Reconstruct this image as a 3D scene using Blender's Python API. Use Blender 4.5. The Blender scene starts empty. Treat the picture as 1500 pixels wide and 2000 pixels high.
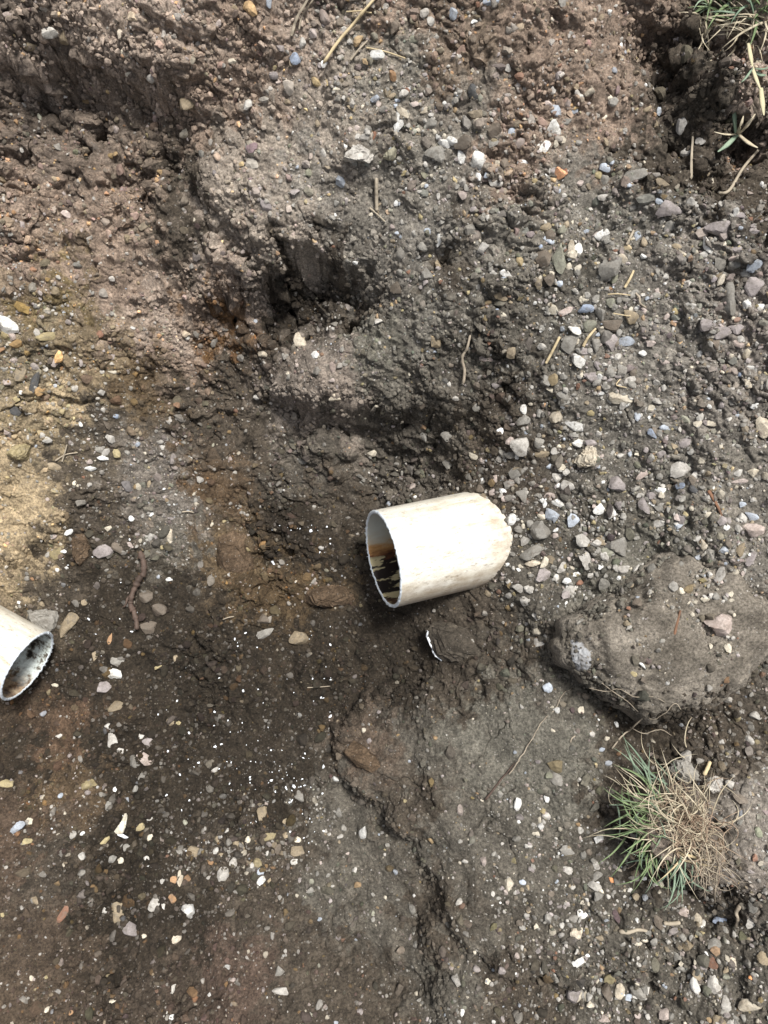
import bpy, bmesh, math, random
import numpy as np
from mathutils import Vector, Matrix
rad = math.radians
scene = bpy.context.scene
COL = scene.collection

# ------------------------------------------------------------------ camera
TILT = rad(12.0)
FPX = 1511.0                        # focal length in photo pixels (1500 x 2000)
F_ = np.array([0.0, math.sin(TILT), -math.cos(TILT)])
U_ = np.array([0.0, math.cos(TILT), math.sin(TILT)])
R_ = np.array([1.0, 0.0, 0.0])
D0 = 1.24
CAM = -(D0 * (F_ + (747 - 750) / FPX * R_ - (1092 - 1000) / FPX * U_))
cd = bpy.data.cameras.new('camera')
cam = bpy.data.objects.new('camera', cd); COL.objects.link(cam)
cam.location = CAM; cam.rotation_euler = (TILT, 0, 0)
cd.sensor_fit = 'VERTICAL'; cd.sensor_height = 36.0
cd.lens = 36.0 * FPX / 2000.0
cd.clip_start = 0.02; cd.clip_end = 100
scene.camera = cam

# ------------------------------------------------------------------ light
SUN_EL, SUN_AZ = rad(71), rad(50)   # azimuth measured from +Y towards +X
w = bpy.data.worlds.new('World'); scene.world = w; w.use_nodes = True
nt = w.node_tree; nt.nodes.clear()
sky = nt.nodes.new('ShaderNodeTexSky'); sky.sky_type = 'NISHITA'; sky.sun_disc = False
sky.sun_elevation = SUN_EL; sky.sun_rotation = SUN_AZ; sky.dust_density = 4.0; sky.ozone_density = 0.6
hs = nt.nodes.new('ShaderNodeHueSaturation'); hs.inputs['Saturation'].default_value = 0.4
bg = nt.nodes.new('ShaderNodeBackground'); bg.inputs['Strength'].default_value = 0.074
wo = nt.nodes.new('ShaderNodeOutputWorld')
nt.links.new(sky.outputs[0], hs.inputs['Color']); nt.links.new(hs.outputs[0], bg.inputs[0]); nt.links.new(bg.outputs[0], wo.inputs[0])
sl = bpy.data.lights.new('sun', 'SUN'); sl.energy = 2.7; sl.angle = rad(12); sl.color = (1.0, 0.98, 0.945)
so = bpy.data.objects.new('sun', sl); COL.objects.link(so)
sd = Vector((math.sin(SUN_AZ) * math.cos(SUN_EL), math.cos(SUN_AZ) * math.cos(SUN_EL), math.sin(SUN_EL)))
so.rotation_euler = sd.to_track_quat('Z', 'Y').to_euler()
scene.view_settings.view_transform = 'Standard'; scene.view_settings.look = 'None'
scene.view_settings.gamma = 1.0; scene.view_settings.exposure = .90
scene.cycles.max_bounces = 6; scene.cycles.diffuse_bounces = 4

# ------------------------------------------------------------------ numeric helpers
def hsh(ix, iy, s):
    a = (ix.astype(np.int64) * 374761393 + iy.astype(np.int64) * 668265263 + s * 2147483647 + 1013904223) & 0xFFFFFFFF
    a = ((a ^ (a >> 13)) * 1274126177) & 0xFFFFFFFF
    a = ((a ^ (a >> 16)) * 2246822519) & 0xFFFFFFFF
    a = a ^ (a >> 15)
    return (a & 0xFFFFFF).astype(np.float32) / 16777216.0

def perlin(x, y, sc, s):
    x = x / sc; y = y / sc
    ix = np.floor(x); iy = np.floor(y); fx = (x - ix).astype(np.float32); fy = (y - iy).astype(np.float32)
    ix = ix.astype(np.int64); iy = iy.astype(np.int64)
    def g(dx, dy):
        a = hsh(ix + dx, iy + dy, s) * 6.2831853
        return np.cos(a) * (fx - dx) + np.sin(a) * (fy - dy)
    u = fx * fx * fx * (fx * (fx * 6 - 15) + 10); v = fy * fy * fy * (fy * (fy * 6 - 15) + 10)
    a = g(0, 0); b = g(1, 0); c = g(0, 1); d = g(1, 1)
    return ((a + (b - a) * u) + ((c + (d - c) * u) - (a + (b - a) * u)) * v) * 1.5

def fbm(x, y, sc, s, o=4, gain=0.5):
    r = 0; a = 1.0
    for k in range(o):
        r = r + a * perlin(x, y, sc / 2 ** k, s + 17 * k); a *= gain
    return r

def worley(x, y, sc, s):
    """F1 distance, F2-F1 and a random value of the nearest cell"""
    x = x / sc; y = y / sc
    ix = np.floor(x).astype(np.int64); iy = np.floor(y).astype(np.int64)
    f1 = np.full(x.shape, 9.0, np.float32); f2 = f1.copy(); rid = np.zeros(x.shape, np.float32)
    for dx in (-1, 0, 1):
        for dy in (-1, 0, 1):
            jx = ix + dx; jy = iy + dy
            px = jx + hsh(jx, jy, s); py = jy + hsh(jx, jy, s + 1)
            d = np.hypot(x - px, y - py).astype(np.float32)
            m = d < f1
            f2 = np.where(m, f1, np.minimum(f2, d))
            rid = np.where(m, hsh(jx, jy, s + 2), rid)
            f1 = np.minimum(f1, d)
    return f1, f2 - f1, rid

def ray(px, py):
    return F_ + (px - 750) / FPX * R_ - (py - 1000) / FPX * U_
def atz(px, py, z):
    d = ray(px, py); t = (z - CAM[2]) / d[2]
    return CAM + t * d

# ------------------------------------------------------------------ macro relief: heights of spots seen in the photo
CTRL = [(600,1300,-.17),(450,1150,-.165),(450,1500,-.17),(300,1350,-.17),(300,1700,-.15),(500,1750,-.125),(150,1500,-.15),(0,1500,-.13),
(0,1800,-.10),(200,1950,-.11),(450,1950,-.09),(620,1060,-.15),(750,1300,-.165),(690,1160,-.165),(60,1330,-.185),(0,1380,-.19),(150,1280,-.17),(790,1130,-.15),
(730,1060,-.15),(0,1180,-.14),(0,1050,-.09),(100,1000,-.09),(150,1120,-.14),(50,850,-.03),(150,750,0),(0,650,.04),(0,500,.10),(200,600,.05),(250,900,-.09),
(350,1000,-.13),(350,850,-.08),(390,690,-.055),(300,500,.085),(300,620,.02),(150,300,.14),(250,250,.15),(0,0,.30),(300,50,.29),(300,180,.24),(0,160,.20),(120,150,.20),(450,100,.28),
(500,400,.175),(450,300,.18),(550,250,.23),(600,480,.15),(600,620,.03),(700,600,.06),(620,735,.045),(700,715,.055),(700,850,-.09),(570,850,-.11),(430,810,-.13),(640,820,-.04),(500,900,-.12),(850,900,-.06),(780,700,.07),(550,1000,-.14),(760,960,-.12),
(900,800,.04),(860,560,.16),(600,0,.34),(900,0,.36),(900,200,.30),(800,400,.22),(1000,400,.24),(1100,200,.30),(1200,0,.36),
(1340,200,.215),(1420,330,.20),(1250,250,.27),(1450,50,.40),(1500,200,.36),(1500,420,.22),(1300,420,.25),(1150,420,.24),
(1200,600,.20),(1450,600,.23),(1000,700,.13),(1000,560,.19),(1200,850,.13),(1450,900,.18),(1000,880,.05),(1200,1050,.08),(1450,1080,.13),
(1016,1048,.030),(964,968,.032),(925,940,-.004),(992,1110,.018),(950,1155,-.03),(880,1190,-.08),(1060,1040,.05),
(800,1230,-.14),(900,1230,-.09),(1000,1210,-.03),(1050,1350,-.01),(900,1400,-.055),(1000,1500,-.025),(1100,1450,.0),(760,1400,-.125),(720,1550,-.115),(870,1500,-.055),
(860,1610,-.06),(1000,1700,-.03),(1150,1600,.0),(1300,1440,.01),(1420,1420,.03),(1490,1500,.08),(1300,1600,.05),(1450,1720,.09),(1200,1780,.01),(1450,1950,.05),
(1100,1950,-.03),(910,1850,-.04),(790,1950,-.115),(700,1850,-.13),(600,1900,-.10),(650,1650,-.145),(1400,1200,.07),(1150,1300,.0),(1300,1250,.05),
(-150,1000,-.05),(-150,600,.12),(-150,1700,-.06),(1650,300,.38),(1650,1000,.22),(1650,1700,.14),(400,2150,-.04),(1000,2150,.0),(-100,-100,.36),(500,-120,.40),(1100,-120,.42),(1600,-100,.44)]
pts = np.array([list(atz(a, b, z)[:2]) + [z] for a, b, z in CTRL] +
               [[x, y, z] for x, y, z in ((-1.6,0,.36),(-1.5,1.3,.44),(0,1.7,.46),(1.5,1.4,.46),(1.7,0,.42),(1.5,-1.4,.38),(0,-1.7,.36),(-1.5,-1.4,.36))])
def rbf_fit(P, V, reg=0.004):
    n = len(P)
    A = np.zeros((n + 3, n + 3)); d = np.hypot(P[:, None, 0] - P[None, :, 0], P[:, None, 1] - P[None, :, 1])
    A[:n, :n] = -d - reg * np.eye(n) * -1.0
    A[:n, :n] = d; A[:n, :n] -= reg * np.eye(n)
    A[:n, n] = 1; A[n, :n] = 1; A[:n, n + 1] = P[:, 0] * 0; A[:n, n + 2] = P[:, 1] * 0
    A[n + 1, n + 1] = 1; A[n + 2, n + 2] = 1
    return np.linalg.solve(A, np.concatenate([V, np.zeros(3)]))
SOL = rbf_fit(pts[:, :2], pts[:, 2])
def rbf_eval(x, y):
    r = np.full(x.shape, SOL[len(pts)])
    for k in range(len(pts)):
        r = r + SOL[k] * np.sqrt((x - pts[k, 0]) ** 2 + (y - pts[k, 1]) ** 2 + 0.0006)
    return r
def to_world(px, py):                       # photo spot -> ground plan position on the macro relief
    px = float(px); py = float(py); z = 0.05
    for _ in range(14):
        p = atz(px, py, z); zn = float(rbf_eval(np.array([p[0]]), np.array([p[1]]))[0]); z = 0.5 * z + 0.5 * max(-.25, min(.45, zn))
    return atz(px, py, z)

# fine grid in the middle, growing cells outwards
def axis(a, b, st, far):
    core = np.arange(a, b + 1e-9, st); out = []; d = st; p = b
    while p < far: d *= 1.11; p += d; out.append(p)
    o2 = []; d = st; p = a
    while p > -far: d *= 1.11; p -= d; o2.append(p)
    return np.array(o2[::-1] + list(core) + out)
STEP = 0.00125
xs = axis(-.78, .78, STEP, 7.0); ys = axis(-.88, .92, STEP, 7.0)
X, Y = np.meshgrid(xs, ys); SH = X.shape
X = X.astype(np.float64); Y = Y.astype(np.float64)
XF = X.ravel(); YF = Y.ravel()

def idw(ctrl, x, y, pw=3.0, s0=0.03):
    """smooth map of values given at photo spots"""
    P = np.array([to_world(c[0], c[1])[:2] for c in ctrl]); V = np.array([c[2:] for c in ctrl], float)
    W = np.zeros(x.shape); O = [np.zeros(x.shape) for _ in range(V.shape[1])]
    for k in range(len(P)):
        ww = 1.0 / ((x - P[k, 0]) ** 2 + (y - P[k, 1]) ** 2 + s0 * s0) ** (pw / 2 + .5)
        W += ww
        for j in range(V.shape[1]): O[j] += ww * V[k, j]
    return [o / W for o in O]

wx = X + .010 * fbm(X, Y, .06, 5, 4) + .003 * fbm(X, Y, .014, 7, 3); wy = Y + .010 * fbm(X, Y, .06, 55, 4) + .003 * fbm(X, Y, .014, 57, 3)
H = rbf_eval(X, Y)

# ledges: (points in photo, height of the break, reach, softness); the high side lies on the left of the walking direction in the photo's up sense
LEDGES = [
 ([(360,620),(430,585),(500,560),(560,520),(610,500),(660,545),(725,560)], .035, .075, .0075, -1),
 ([(490,770),(560,785),(610,808),(680,795),(760,810),(830,800),(900,830)], .034, .075, .006, -1),
 ([(640,1490),(700,1560),(760,1610),(810,1650),(835,1710),(862,1760),(838,1850),(860,1920),(850,2040)], .024, .13, .008, -1),
 ([(645,1490),(665,1420),(700,1375),(770,1345),(850,1330)], .022, .09, .005, 1),
 ([(-60,80),(20,115),(70,125),(130,110),(190,150),(250,160),(330,172),(400,235)], .040, .08, .011, -1),
 ([(375,470),(400,400),(385,340),(430,300),(470,230),(530,190)], .030, .05, .007, 1),
 ([(1340,40),(1330,110),(1370,160),(1430,190),(1470,260),(1520,300)], .045, .08, .014, -1),
 ([(1225,60),(1260,120),(1290,190),(1330,270),(1370,360),(1430,410),(1520,430)], .030, .07, .012, 1),
 ([(975,1150),(945,1215),(950,1290),(910,1340),(905,1400)], .018, .04, .005, 1),
 ([(1170,1550),(1230,1640),(1320,1720),(1400,1760),(1450,1800),(1520,1840)], .030, .06, .008, -1),
 ([(190,960),(140,1010),(60,1080),(0,1110)], .015, .05, .008, 1),
 ([(680,1640),(655,1720),(690,1770),(670,1850),(650,1930)], .010, .06, .004, 1),
 ([(560,975),(640,1010),(720,1000),(800,965),(900,945)], .020, .05, .008, 1),
 ([(410,1000),(440,1050),(470,1120),(540,1170),(560,1240)], .016, .04, .008, 1),
 ([(850,1830),(940,1870),(1000,1910),(1130,1905),(1230,1915),(1330,1935)], .009, .035, .005, -1),
]
def ledge_field(x, y, poly, w):
    best = np.full(x.shape, 9.0); sg = np.ones(x.shape); tt = np.zeros(x.shape)
    n = len(poly) - 1
    for i in range(n):
        a = poly[i]; b = poly[i + 1]; ab = b - a; L2 = ab @ ab
        t = np.clip(((x - a[0]) * ab[0] + (y - a[1]) * ab[1]) / L2, 0, 1)
        dx = x - a[0] - t * ab[0]; dy = y - a[1] - t * ab[1]
        d = np.hypot(dx, dy); c = np.sign(ab[0] * dy - ab[1] * dx)
        m = d < best
        best = np.where(m, d, best); sg = np.where(m, c, sg); tt = np.where(m, (i + t) / n, tt)
    return best, sg, tt
for poly, amp, reach, soft, side in LEDGES:
    P = np.array([to_world(a, b)[:2] for a, b in poly])
    x0, x1 = P[:, 0].min() - .2, P[:, 0].max() + .2; y0, y1 = P[:, 1].min() - .2, P[:, 1].max() + .2
    i0, i1 = np.searchsorted(xs, [x0, x1]); j0, j1 = np.searchsorted(ys, [y0, y1])
    sub = (slice(j0, j1), slice(i0, i1))
    d, s, t = ledge_field(wx[sub], wy[sub], P, soft)
    # positive = left of direction in world; side=-1: left (up in the photo when walking right) is high
    s = s * d * (1 if side == -1 else -1)
    prof = np.tanh(s / soft) * np.exp(-d / reach)
    ends = np.clip(np.minimum(t, 1 - t) / .12, 0, 1) ** .7
    if len(poly) > 8: ends = ends * np.clip(.75 + 1.3 * perlin(X[sub], Y[sub], .07, 61), .15, 1.3)
    H[sub] += amp * prof * ends

# dents and humps (photo x, y, radius in photo px, metres)
for a, b, r, hgt in [(862,490,30,-.035),(985,742,26,-.014),(980,690,42,.018),(1335,925,32,-.018),(1190,860,60,-.012),(60,125,50,-.035),(170,150,60,-.02),(285,168,30,-.02),
        (335,270,32,-.025),(440,470,34,-.02),(405,440,24,-.02),(250,340,50,-.018),(620,545,46,-.034),(560,600,44,-.03),(700,610,40,-.024),(500,585,34,-.02),(655,575,26,.02),(430,620,40,-.02),
        (1290,1445,70,-.02),(1430,1780,46,-.03),(1300,290,60,-.02),(1460,290,34,-.05),(470,1060,26,.012),(480,1028,22,-.02),(880,1260,40,.0),(940,120,40,-.02),(870,70,34,-.015),
        (1150,400,40,-.012),(1000,470,40,.008),(800,880,60,-.01),(650,900,70,.012),(1115,1130,80,-.01),(270,1290,30,-.01),(120,1400,50,-.012),(60,1480,60,-.014),(230,1850,60,-.02),
        (390,1830,50,-.01),(150,620,26,.014),(100,550,30,.018),(330,440,40,.012),(130,30,60,.02),(510,130,60,.01),(700,300,36,.008),(1190,520,24,.008),(1300,1880,50,-.008),
        (640,1700,60,.012),(1010,1950,60,-.01),(400,1215,24,-.008),(1160,520,60,.0),(1090,1560,50,.006),(730,540,30,.012),(1420,1570,70,.03),(1470,1660,60,.02)]:
    p = to_world(a, b); rr = r / FPX * 1.2
    H += hgt * np.exp(-((wx - p[0]) ** 2 + (wy - p[1]) ** 2) / rr ** 2)

# jagged crannies and proud clods of the broken upper bank
rgp = np.random.default_rng(404)
def bump_at(px, py, r_px, hgt, sharp=4):
    p = to_world(px, py); rr = r_px / FPX * 1.15
    i0, i1 = np.searchsorted(xs, [p[0] - 3 * rr, p[0] + 3 * rr]); j0, j1 = np.searchsorted(ys, [p[1] - 3 * rr, p[1] + 3 * rr]); q = (slice(j0, j1), slice(i0, i1))
    ex = rgp.uniform(.7, 1.4); th = rgp.uniform(0, 3.14); u = (wx[q] - p[0]) * math.cos(th) + (wy[q] - p[1]) * math.sin(th); v = -(wx[q] - p[0]) * math.sin(th) + (wy[q] - p[1]) * math.cos(th)
    H[q] += hgt * np.exp(-((u / rr / ex) ** 2 + (v / rr * ex) ** 2) ** (sharp / 2))
def along(poly, n, spread_, r0, r1, h0, h1):
    P = smooth_path0(poly, n)
    for q in P:
        bump_at(q[0] + rgp.normal(0, spread_), q[1] + rgp.normal(0, spread_), rgp.uniform(r0, r1), rgp.uniform(h0, h1))
def smooth_path0(P, n):
    P = np.asarray(P, float); t = np.linspace(0, len(P) - 1, n); i = np.clip(np.floor(t).astype(int), 0, len(P) - 2); u = (t - i)[:, None]
    return P[i] * (1 - u) + P[i + 1] * u
along([(0,100),(60,130),(140,150),(190,230)], 16, 14, 9, 24, -.024, -.010)
along([(180,140),(280,172),(330,170)], 8, 6, 8, 16, -.022, -.010)
along([(150,230),(230,340),(330,300),(350,260)], 22, 24, 7, 18, -.018, -.007)
along([(60,300),(180,380),(300,400),(440,480),(480,500)], 26, 26, 7, 18, -.016, -.006)
along([(390,350),(410,440),(450,470)], 9, 10, 8, 16, -.020, -.008)
along([(180,520),(300,540),(360,600)], 14, 30, 7, 14, -.013, -.005)
along([(430,600),(520,570),(600,550),(680,560),(725,590)], 26, 16, 8, 20, -.024, -.010)
along([(480,620),(560,630),(640,650),(700,620)], 16, 18, 8, 18, -.020, -.006)
along([(150,600),(200,680),(280,760),(350,820),(440,860),(500,940)], 30, 20, 8, 20, -.016, -.006)
along([(530,800),(640,830),(760,830),(860,840)], 18, 14, 8, 18, -.016, -.006)
along([(860,470),(870,500)], 6, 12, 8, 16, -.016, -.008)
along([(970,690),(1000,730)], 6, 14, 8, 14, -.012, -.006)
along([(1240,80),(1320,150),(1400,230),(1480,330)], 20, 30, 9, 22, -.016, -.006)
along([(645,1495),(700,1565),(760,1612),(812,1655),(838,1715),(862,1765),(840,1850),(858,1920)], 22, 9, 7, 16, -.009, -.003)
along([(660,1500),(720,1550),(780,1600),(830,1640),(870,1720),(880,1800),(870,1900)], 18, 12, 10, 24, .002, .006)
along([(650,1480),(690,1400),(760,1370),(850,1345)], 16, 10, 7, 18, -.010, -.003)
along([(700,1640),(790,1650),(820,1690)], 8, 8, 6, 12, -.008, -.003)
along([(960,1180),(940,1260),(950,1330),(905,1390)], 16, 10, 7, 16, -.010, .006)
along([(1180,1560),(1250,1650),(1340,1730),(1440,1780)], 18, 16, 8, 18, -.014, -.004)
along([(940,80),(1010,120),(1060,100)], 8, 20, 8, 14, -.012, -.005)
for cx_, cy_, sx_, sy_, n_, hh in ((180,330,150,120,60,.011),(280,520,150,70,46,.010),(130,70,120,50,30,.012),(600,620,90,40,22,.011),(360,730,110,60,30,.010),(480,880,110,60,24,.009),(650,880,130,60,30,.008),(900,120,120,80,26,.007),(1350,200,90,110,30,.010),(950,640,110,80,24,.006),(80,640,90,60,20,.009)):
    for _ in range(n_): bump_at(rgp.normal(cx_, sx_ * .6), rgp.normal(cy_, sy_ * .6), rgp.uniform(6, 20), rgp.uniform(.3, 1) * hh)
for a_, b_ in ((1330,1068),(1480,1140),(1200,1128),(1400,1075),(1110,1215)): bump_at(a_, b_, 60, .026, 2)
def grow_box(A, n):
    c = np.cumsum(np.pad(A, ((n + 1, n), (0, 0)), 'edge'), 0); A = (c[2 * n + 1:] - c[:-2 * n - 1]) / (2 * n + 1)
    c = np.cumsum(np.pad(A, ((0, 0), (n + 1, n)), 'edge'), 1); return (c[:, 2 * n + 1:] - c[:, :-2 * n - 1]) / (2 * n + 1)
# the soil is dug away round the two pipe mouths
def dig(px, py, depth, low, rr, side):
    global H
    m = CAM + depth * ray(px, py); dd = np.hypot(X - m[0] - side, Y - m[1])
    H = H - np.maximum(0, H - (m[2] - low)) * np.exp(-(dd / rr) ** 4)
dig(55, 1301, 1.28, .095, .10, .03); dig(747, 1092, 1.24, .125, .085, -.02)
Hm = grow_box(H, 3); gy_, gx_ = np.gradient(Hm, ys, xs)
nz_ = 1 / np.sqrt(1 + gx_ ** 2 + gy_ ** 2); nx_ = -gx_ * nz_; ny_ = -gy_ * nz_
Hbase = H.copy(); H = np.zeros_like(H)
XO, YO = X, Y
X = XO + .9 * Hm; Y = YO + .9 * Hm; wx = wx + .9 * Hm; wy = wy + .9 * Hm      # noise follows steep faces too
# how crumbly the soil is
ROUGH = idw([(150,300,1.3),(300,100,1.1),(60,500,1.1),(500,250,.55),(500,420,.6),(600,560,1.3),(700,400,.6),(620,740,.55),(300,650,.9),(450,850,.9),(700,900,.7),(300,950,.7),(80,780,.9),(40,980,.5),
   (600,1100,1.3),(450,1300,1.2),(300,1450,1.2),(150,1450,.7),(400,1700,1.6),(200,1750,1.6),(260,1850,1.6),(380,1820,1.6),(120,1850,1.2),(600,1850,.45),(800,1500,.35),(950,1450,.22),(1100,1450,.3),(750,1700,.35),(900,1750,.45),(1000,1620,.4),
   (1100,1800,.8),(1350,1850,.9),(1450,1600,.7),(950,1300,.45),(850,1300,.6),(1050,1150,.7),(1250,1100,.6),(1400,1000,.8),(1200,700,.8),(1000,500,.8),(850,200,.8),(1100,300,.9),(1350,250,1.3),(1450,100,1.2),
   (1000,50,1.0),(750,600,.7),(1450,500,.9),(700,1350,.7),(700,1480,.5),(580,620,1.4),(850,860,1.0),(750,880,1.1)], XO, YO, 3, .03)[0].astype(np.float32)
ROUGH = (ROUGH * np.clip(.62 + 1.1 * perlin(XO, YO, .13, 909) + .5 * perlin(XO, YO, .05, 919), .22, 1.35)).astype(np.float32)
n1 = fbm(X, Y, .22, 11, 3); n2 = fbm(wx, wy, .075, 21, 4)
H += .009 * n1 + .0115 * n2 * (.25 + .75 * ROUGH ** 1.3)
rg_ = 1 - np.abs(perlin(wx, wy, .05, 131)) * 2.2; H -= .010 * np.clip(rg_ - .55, 0, 1) * np.clip(ROUGH - .3, 0, 1)
f, e, r = worley(wx, wy, .034, 3); msk = np.clip(perlin(X, Y, .11, 88) * 1.6 + .45, 0, 1)
H += .0125 * ROUGH * msk * np.clip(1 - (f / .62) ** 2, 0, 1) * (.3 + r)
H -= .0050 * ROUGH * np.clip(1 - e / .10, 0, 1) * msk
f, e, r = worley(wx + .3, wy, .0145, 31); m2 = np.clip(perlin(X, Y, .06, 98) * 1.8 + .5, 0, 1)
H += .0055 * (.12 + ROUGH) * m2 * np.clip(1 - (f / .6) ** 2, 0, 1) * (.2 + r)
f, e, r = worley(wx, wy + .7, .0068, 41)
H += .0026 * (.25 + ROUGH) * np.clip(1 - (f / .62) ** 2, 0, 1) * r * np.clip(perlin(X, Y, .035, 198) * 1.8 + .6, 0, 1)
f, e, r = worley(X, Y, .0036, 51)
H += .0011 * (.4 + ROUGH) * np.clip(1 - (f / .62) ** 2, 0, 1) * r
H += .0028 * (.2 + ROUGH) * fbm(X, Y, .02, 61, 4, .6)
# drying cracks across the packed grey slope
f, e, r = worley(wx * 1.0 + .04 * fbm(X, Y, .1, 9, 2), wy * .8, .085, 71)
smooth = np.clip(1 - ROUGH * 1.5, 0, 1)
H -= .009 * smooth * np.clip(1 - e / .03, 0, 1) * np.clip(perlin(X, Y, .09, 73) * 2 + .3, 0, 1)
DISP = H; X, Y = XO, YO
pe = CAM + 1.24 * ray(985, 1045); DISP = DISP * (1 - .93 * np.exp(-(((X - pe[0]) ** 2 + (Y - pe[1]) ** 2) / .105 ** 2) ** 1.5))
H = (Hbase + DISP * nz_).astype(np.float64)
pf_ = 1 - .95 * np.exp(-((X - pe[0]) ** 2 + (Y - pe[1]) ** 2) / .10 ** 2)
DXG = nx_ * DISP + .0035 * fbm(X, Y, .022, 401, 3) * (.2 + ROUGH) * pf_; DYG = ny_ * DISP + .0035 * fbm(X, Y, .022, 441, 3) * (.2 + ROUGH) * pf_

# ------------------------------------------------------------------ the soil-coated boulder, also part of the surface that small stones lie on
def polar(poly, th):
    """radius of a polygon (around 0) in direction th"""
    P = np.array(poly); out = np.full(th.shape, 9.0)
    c, s = np.cos(th), np.sin(th)
    for i in range(len(P)):
        a = P[i]; b = P[(i + 1) % len(P)]
        ex, ey = b - a; den = c * ey - s * ex
        den = np.where(np.abs(den) < 1e-9, 1e-9, den)
        t = (a[0] * ey - a[1] * ex) / den; u = (a[0] * s - a[1] * c) / den
        ok = (t > 0) & (u >= -1e-6) & (u <= 1 + 1e-6)
        out = np.where(ok & (t < out), t, out)
    return np.where(out > 8, np.hypot(*P.T).mean(), out)
BOUL_PX = [(1092,1258),(1108,1212),(1175,1165),(1232,1105),(1290,1062),(1370,1060),(1460,1085),(1530,1150),(1515,1262),(1468,1322),(1378,1392),(1292,1416),(1205,1376),(1150,1338),(1104,1296)]
BZ = 0.035; BT = 0.115
bpts = np.array([atz(a, b, BZ + .03)[:2] for a, b in BOUL_PX]); BC = bpts.mean(0)
bth = np.linspace(-math.pi, math.pi, 721); brd = polar(bpts - BC, bth)
k = np.ones(9) / 9; brd = np.convolve(np.r_[brd[-8:-1], brd, brd[1:8]], k, 'same')[7:-7]
def boulder_r(th): return np.interp(th, bth, brd)
dx = X - BC[0]; dy = Y - BC[1]; rho = np.hypot(dx, dy) / boulder_r(np.arctan2(dy, dx))
btop = BZ + BT * np.clip(1 - rho ** 3.4, 0, 1) ** (1 / 2.4) * (0.82 + .25 * dx / .2 + .15 * dy / .15)
onb = (rho < .99) & (btop > H); HS = np.where(onb, btop, H); DXS = np.where(onb, 0, DXG); DYS = np.where(onb, 0, DYG)

def hs_at(x, y, A=None):
    if A is None:
        x1 = x - hs_at(x, y, DXS); y1 = y - hs_at(x, y, DYS)
        x2 = x - hs_at(x1, y1, DXS); y2 = y - hs_at(x1, y1, DYS)
        return hs_at(x2, y2, HS)
    i = np.clip(np.searchsorted(xs, x) - 1, 0, len(xs) - 2); j = np.clip(np.searchsorted(ys, y) - 1, 0, len(ys) - 2)
    fx = (x - xs[i]) / (xs[i + 1] - xs[i]); fy = (y - ys[j]) / (ys[j + 1] - ys[j])
    return A[j, i] * (1 - fx) * (1 - fy) + A[j, i + 1] * fx * (1 - fy) + A[j + 1, i] * (1 - fx) * fy + A[j + 1, i + 1] * fx * fy
# a smoothed copy for normals
def box(A, n):
    c = np.cumsum(np.pad(A, ((n + 1, n), (0, 0)), 'edge'), 0); A = (c[2 * n + 1:] - c[:-2 * n - 1]) / (2 * n + 1)
    c = np.cumsum(np.pad(A, ((0, 0), (n + 1, n)), 'edge'), 1); return (c[:, 2 * n + 1:] - c[:, :-2 * n - 1]) / (2 * n + 1)
HSM = box(box(HS, 5), 5)
def normal_at(x, y):
    d = .006
    return np.stack([-(hs_at(x + d, y, HSM) - hs_at(x - d, y, HSM)) / (2 * d), -(hs_at(x, y + d, HSM) - hs_at(x, y - d, HSM)) / (2 * d), np.ones_like(x)], -1)
def hit(px, py):
    """first point of the ground seen at photo spot px, py"""
    d = ray(px, py); t = np.arange(.6, 1.9, .0012)
    P = CAM[None] + t[:, None] * d[None]
    under = P[:, 2] < hs_at(P[:, 0], P[:, 1])
    i = int(np.argmax(under)) if under.any() else len(t) - 1
    return P[i]

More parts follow.
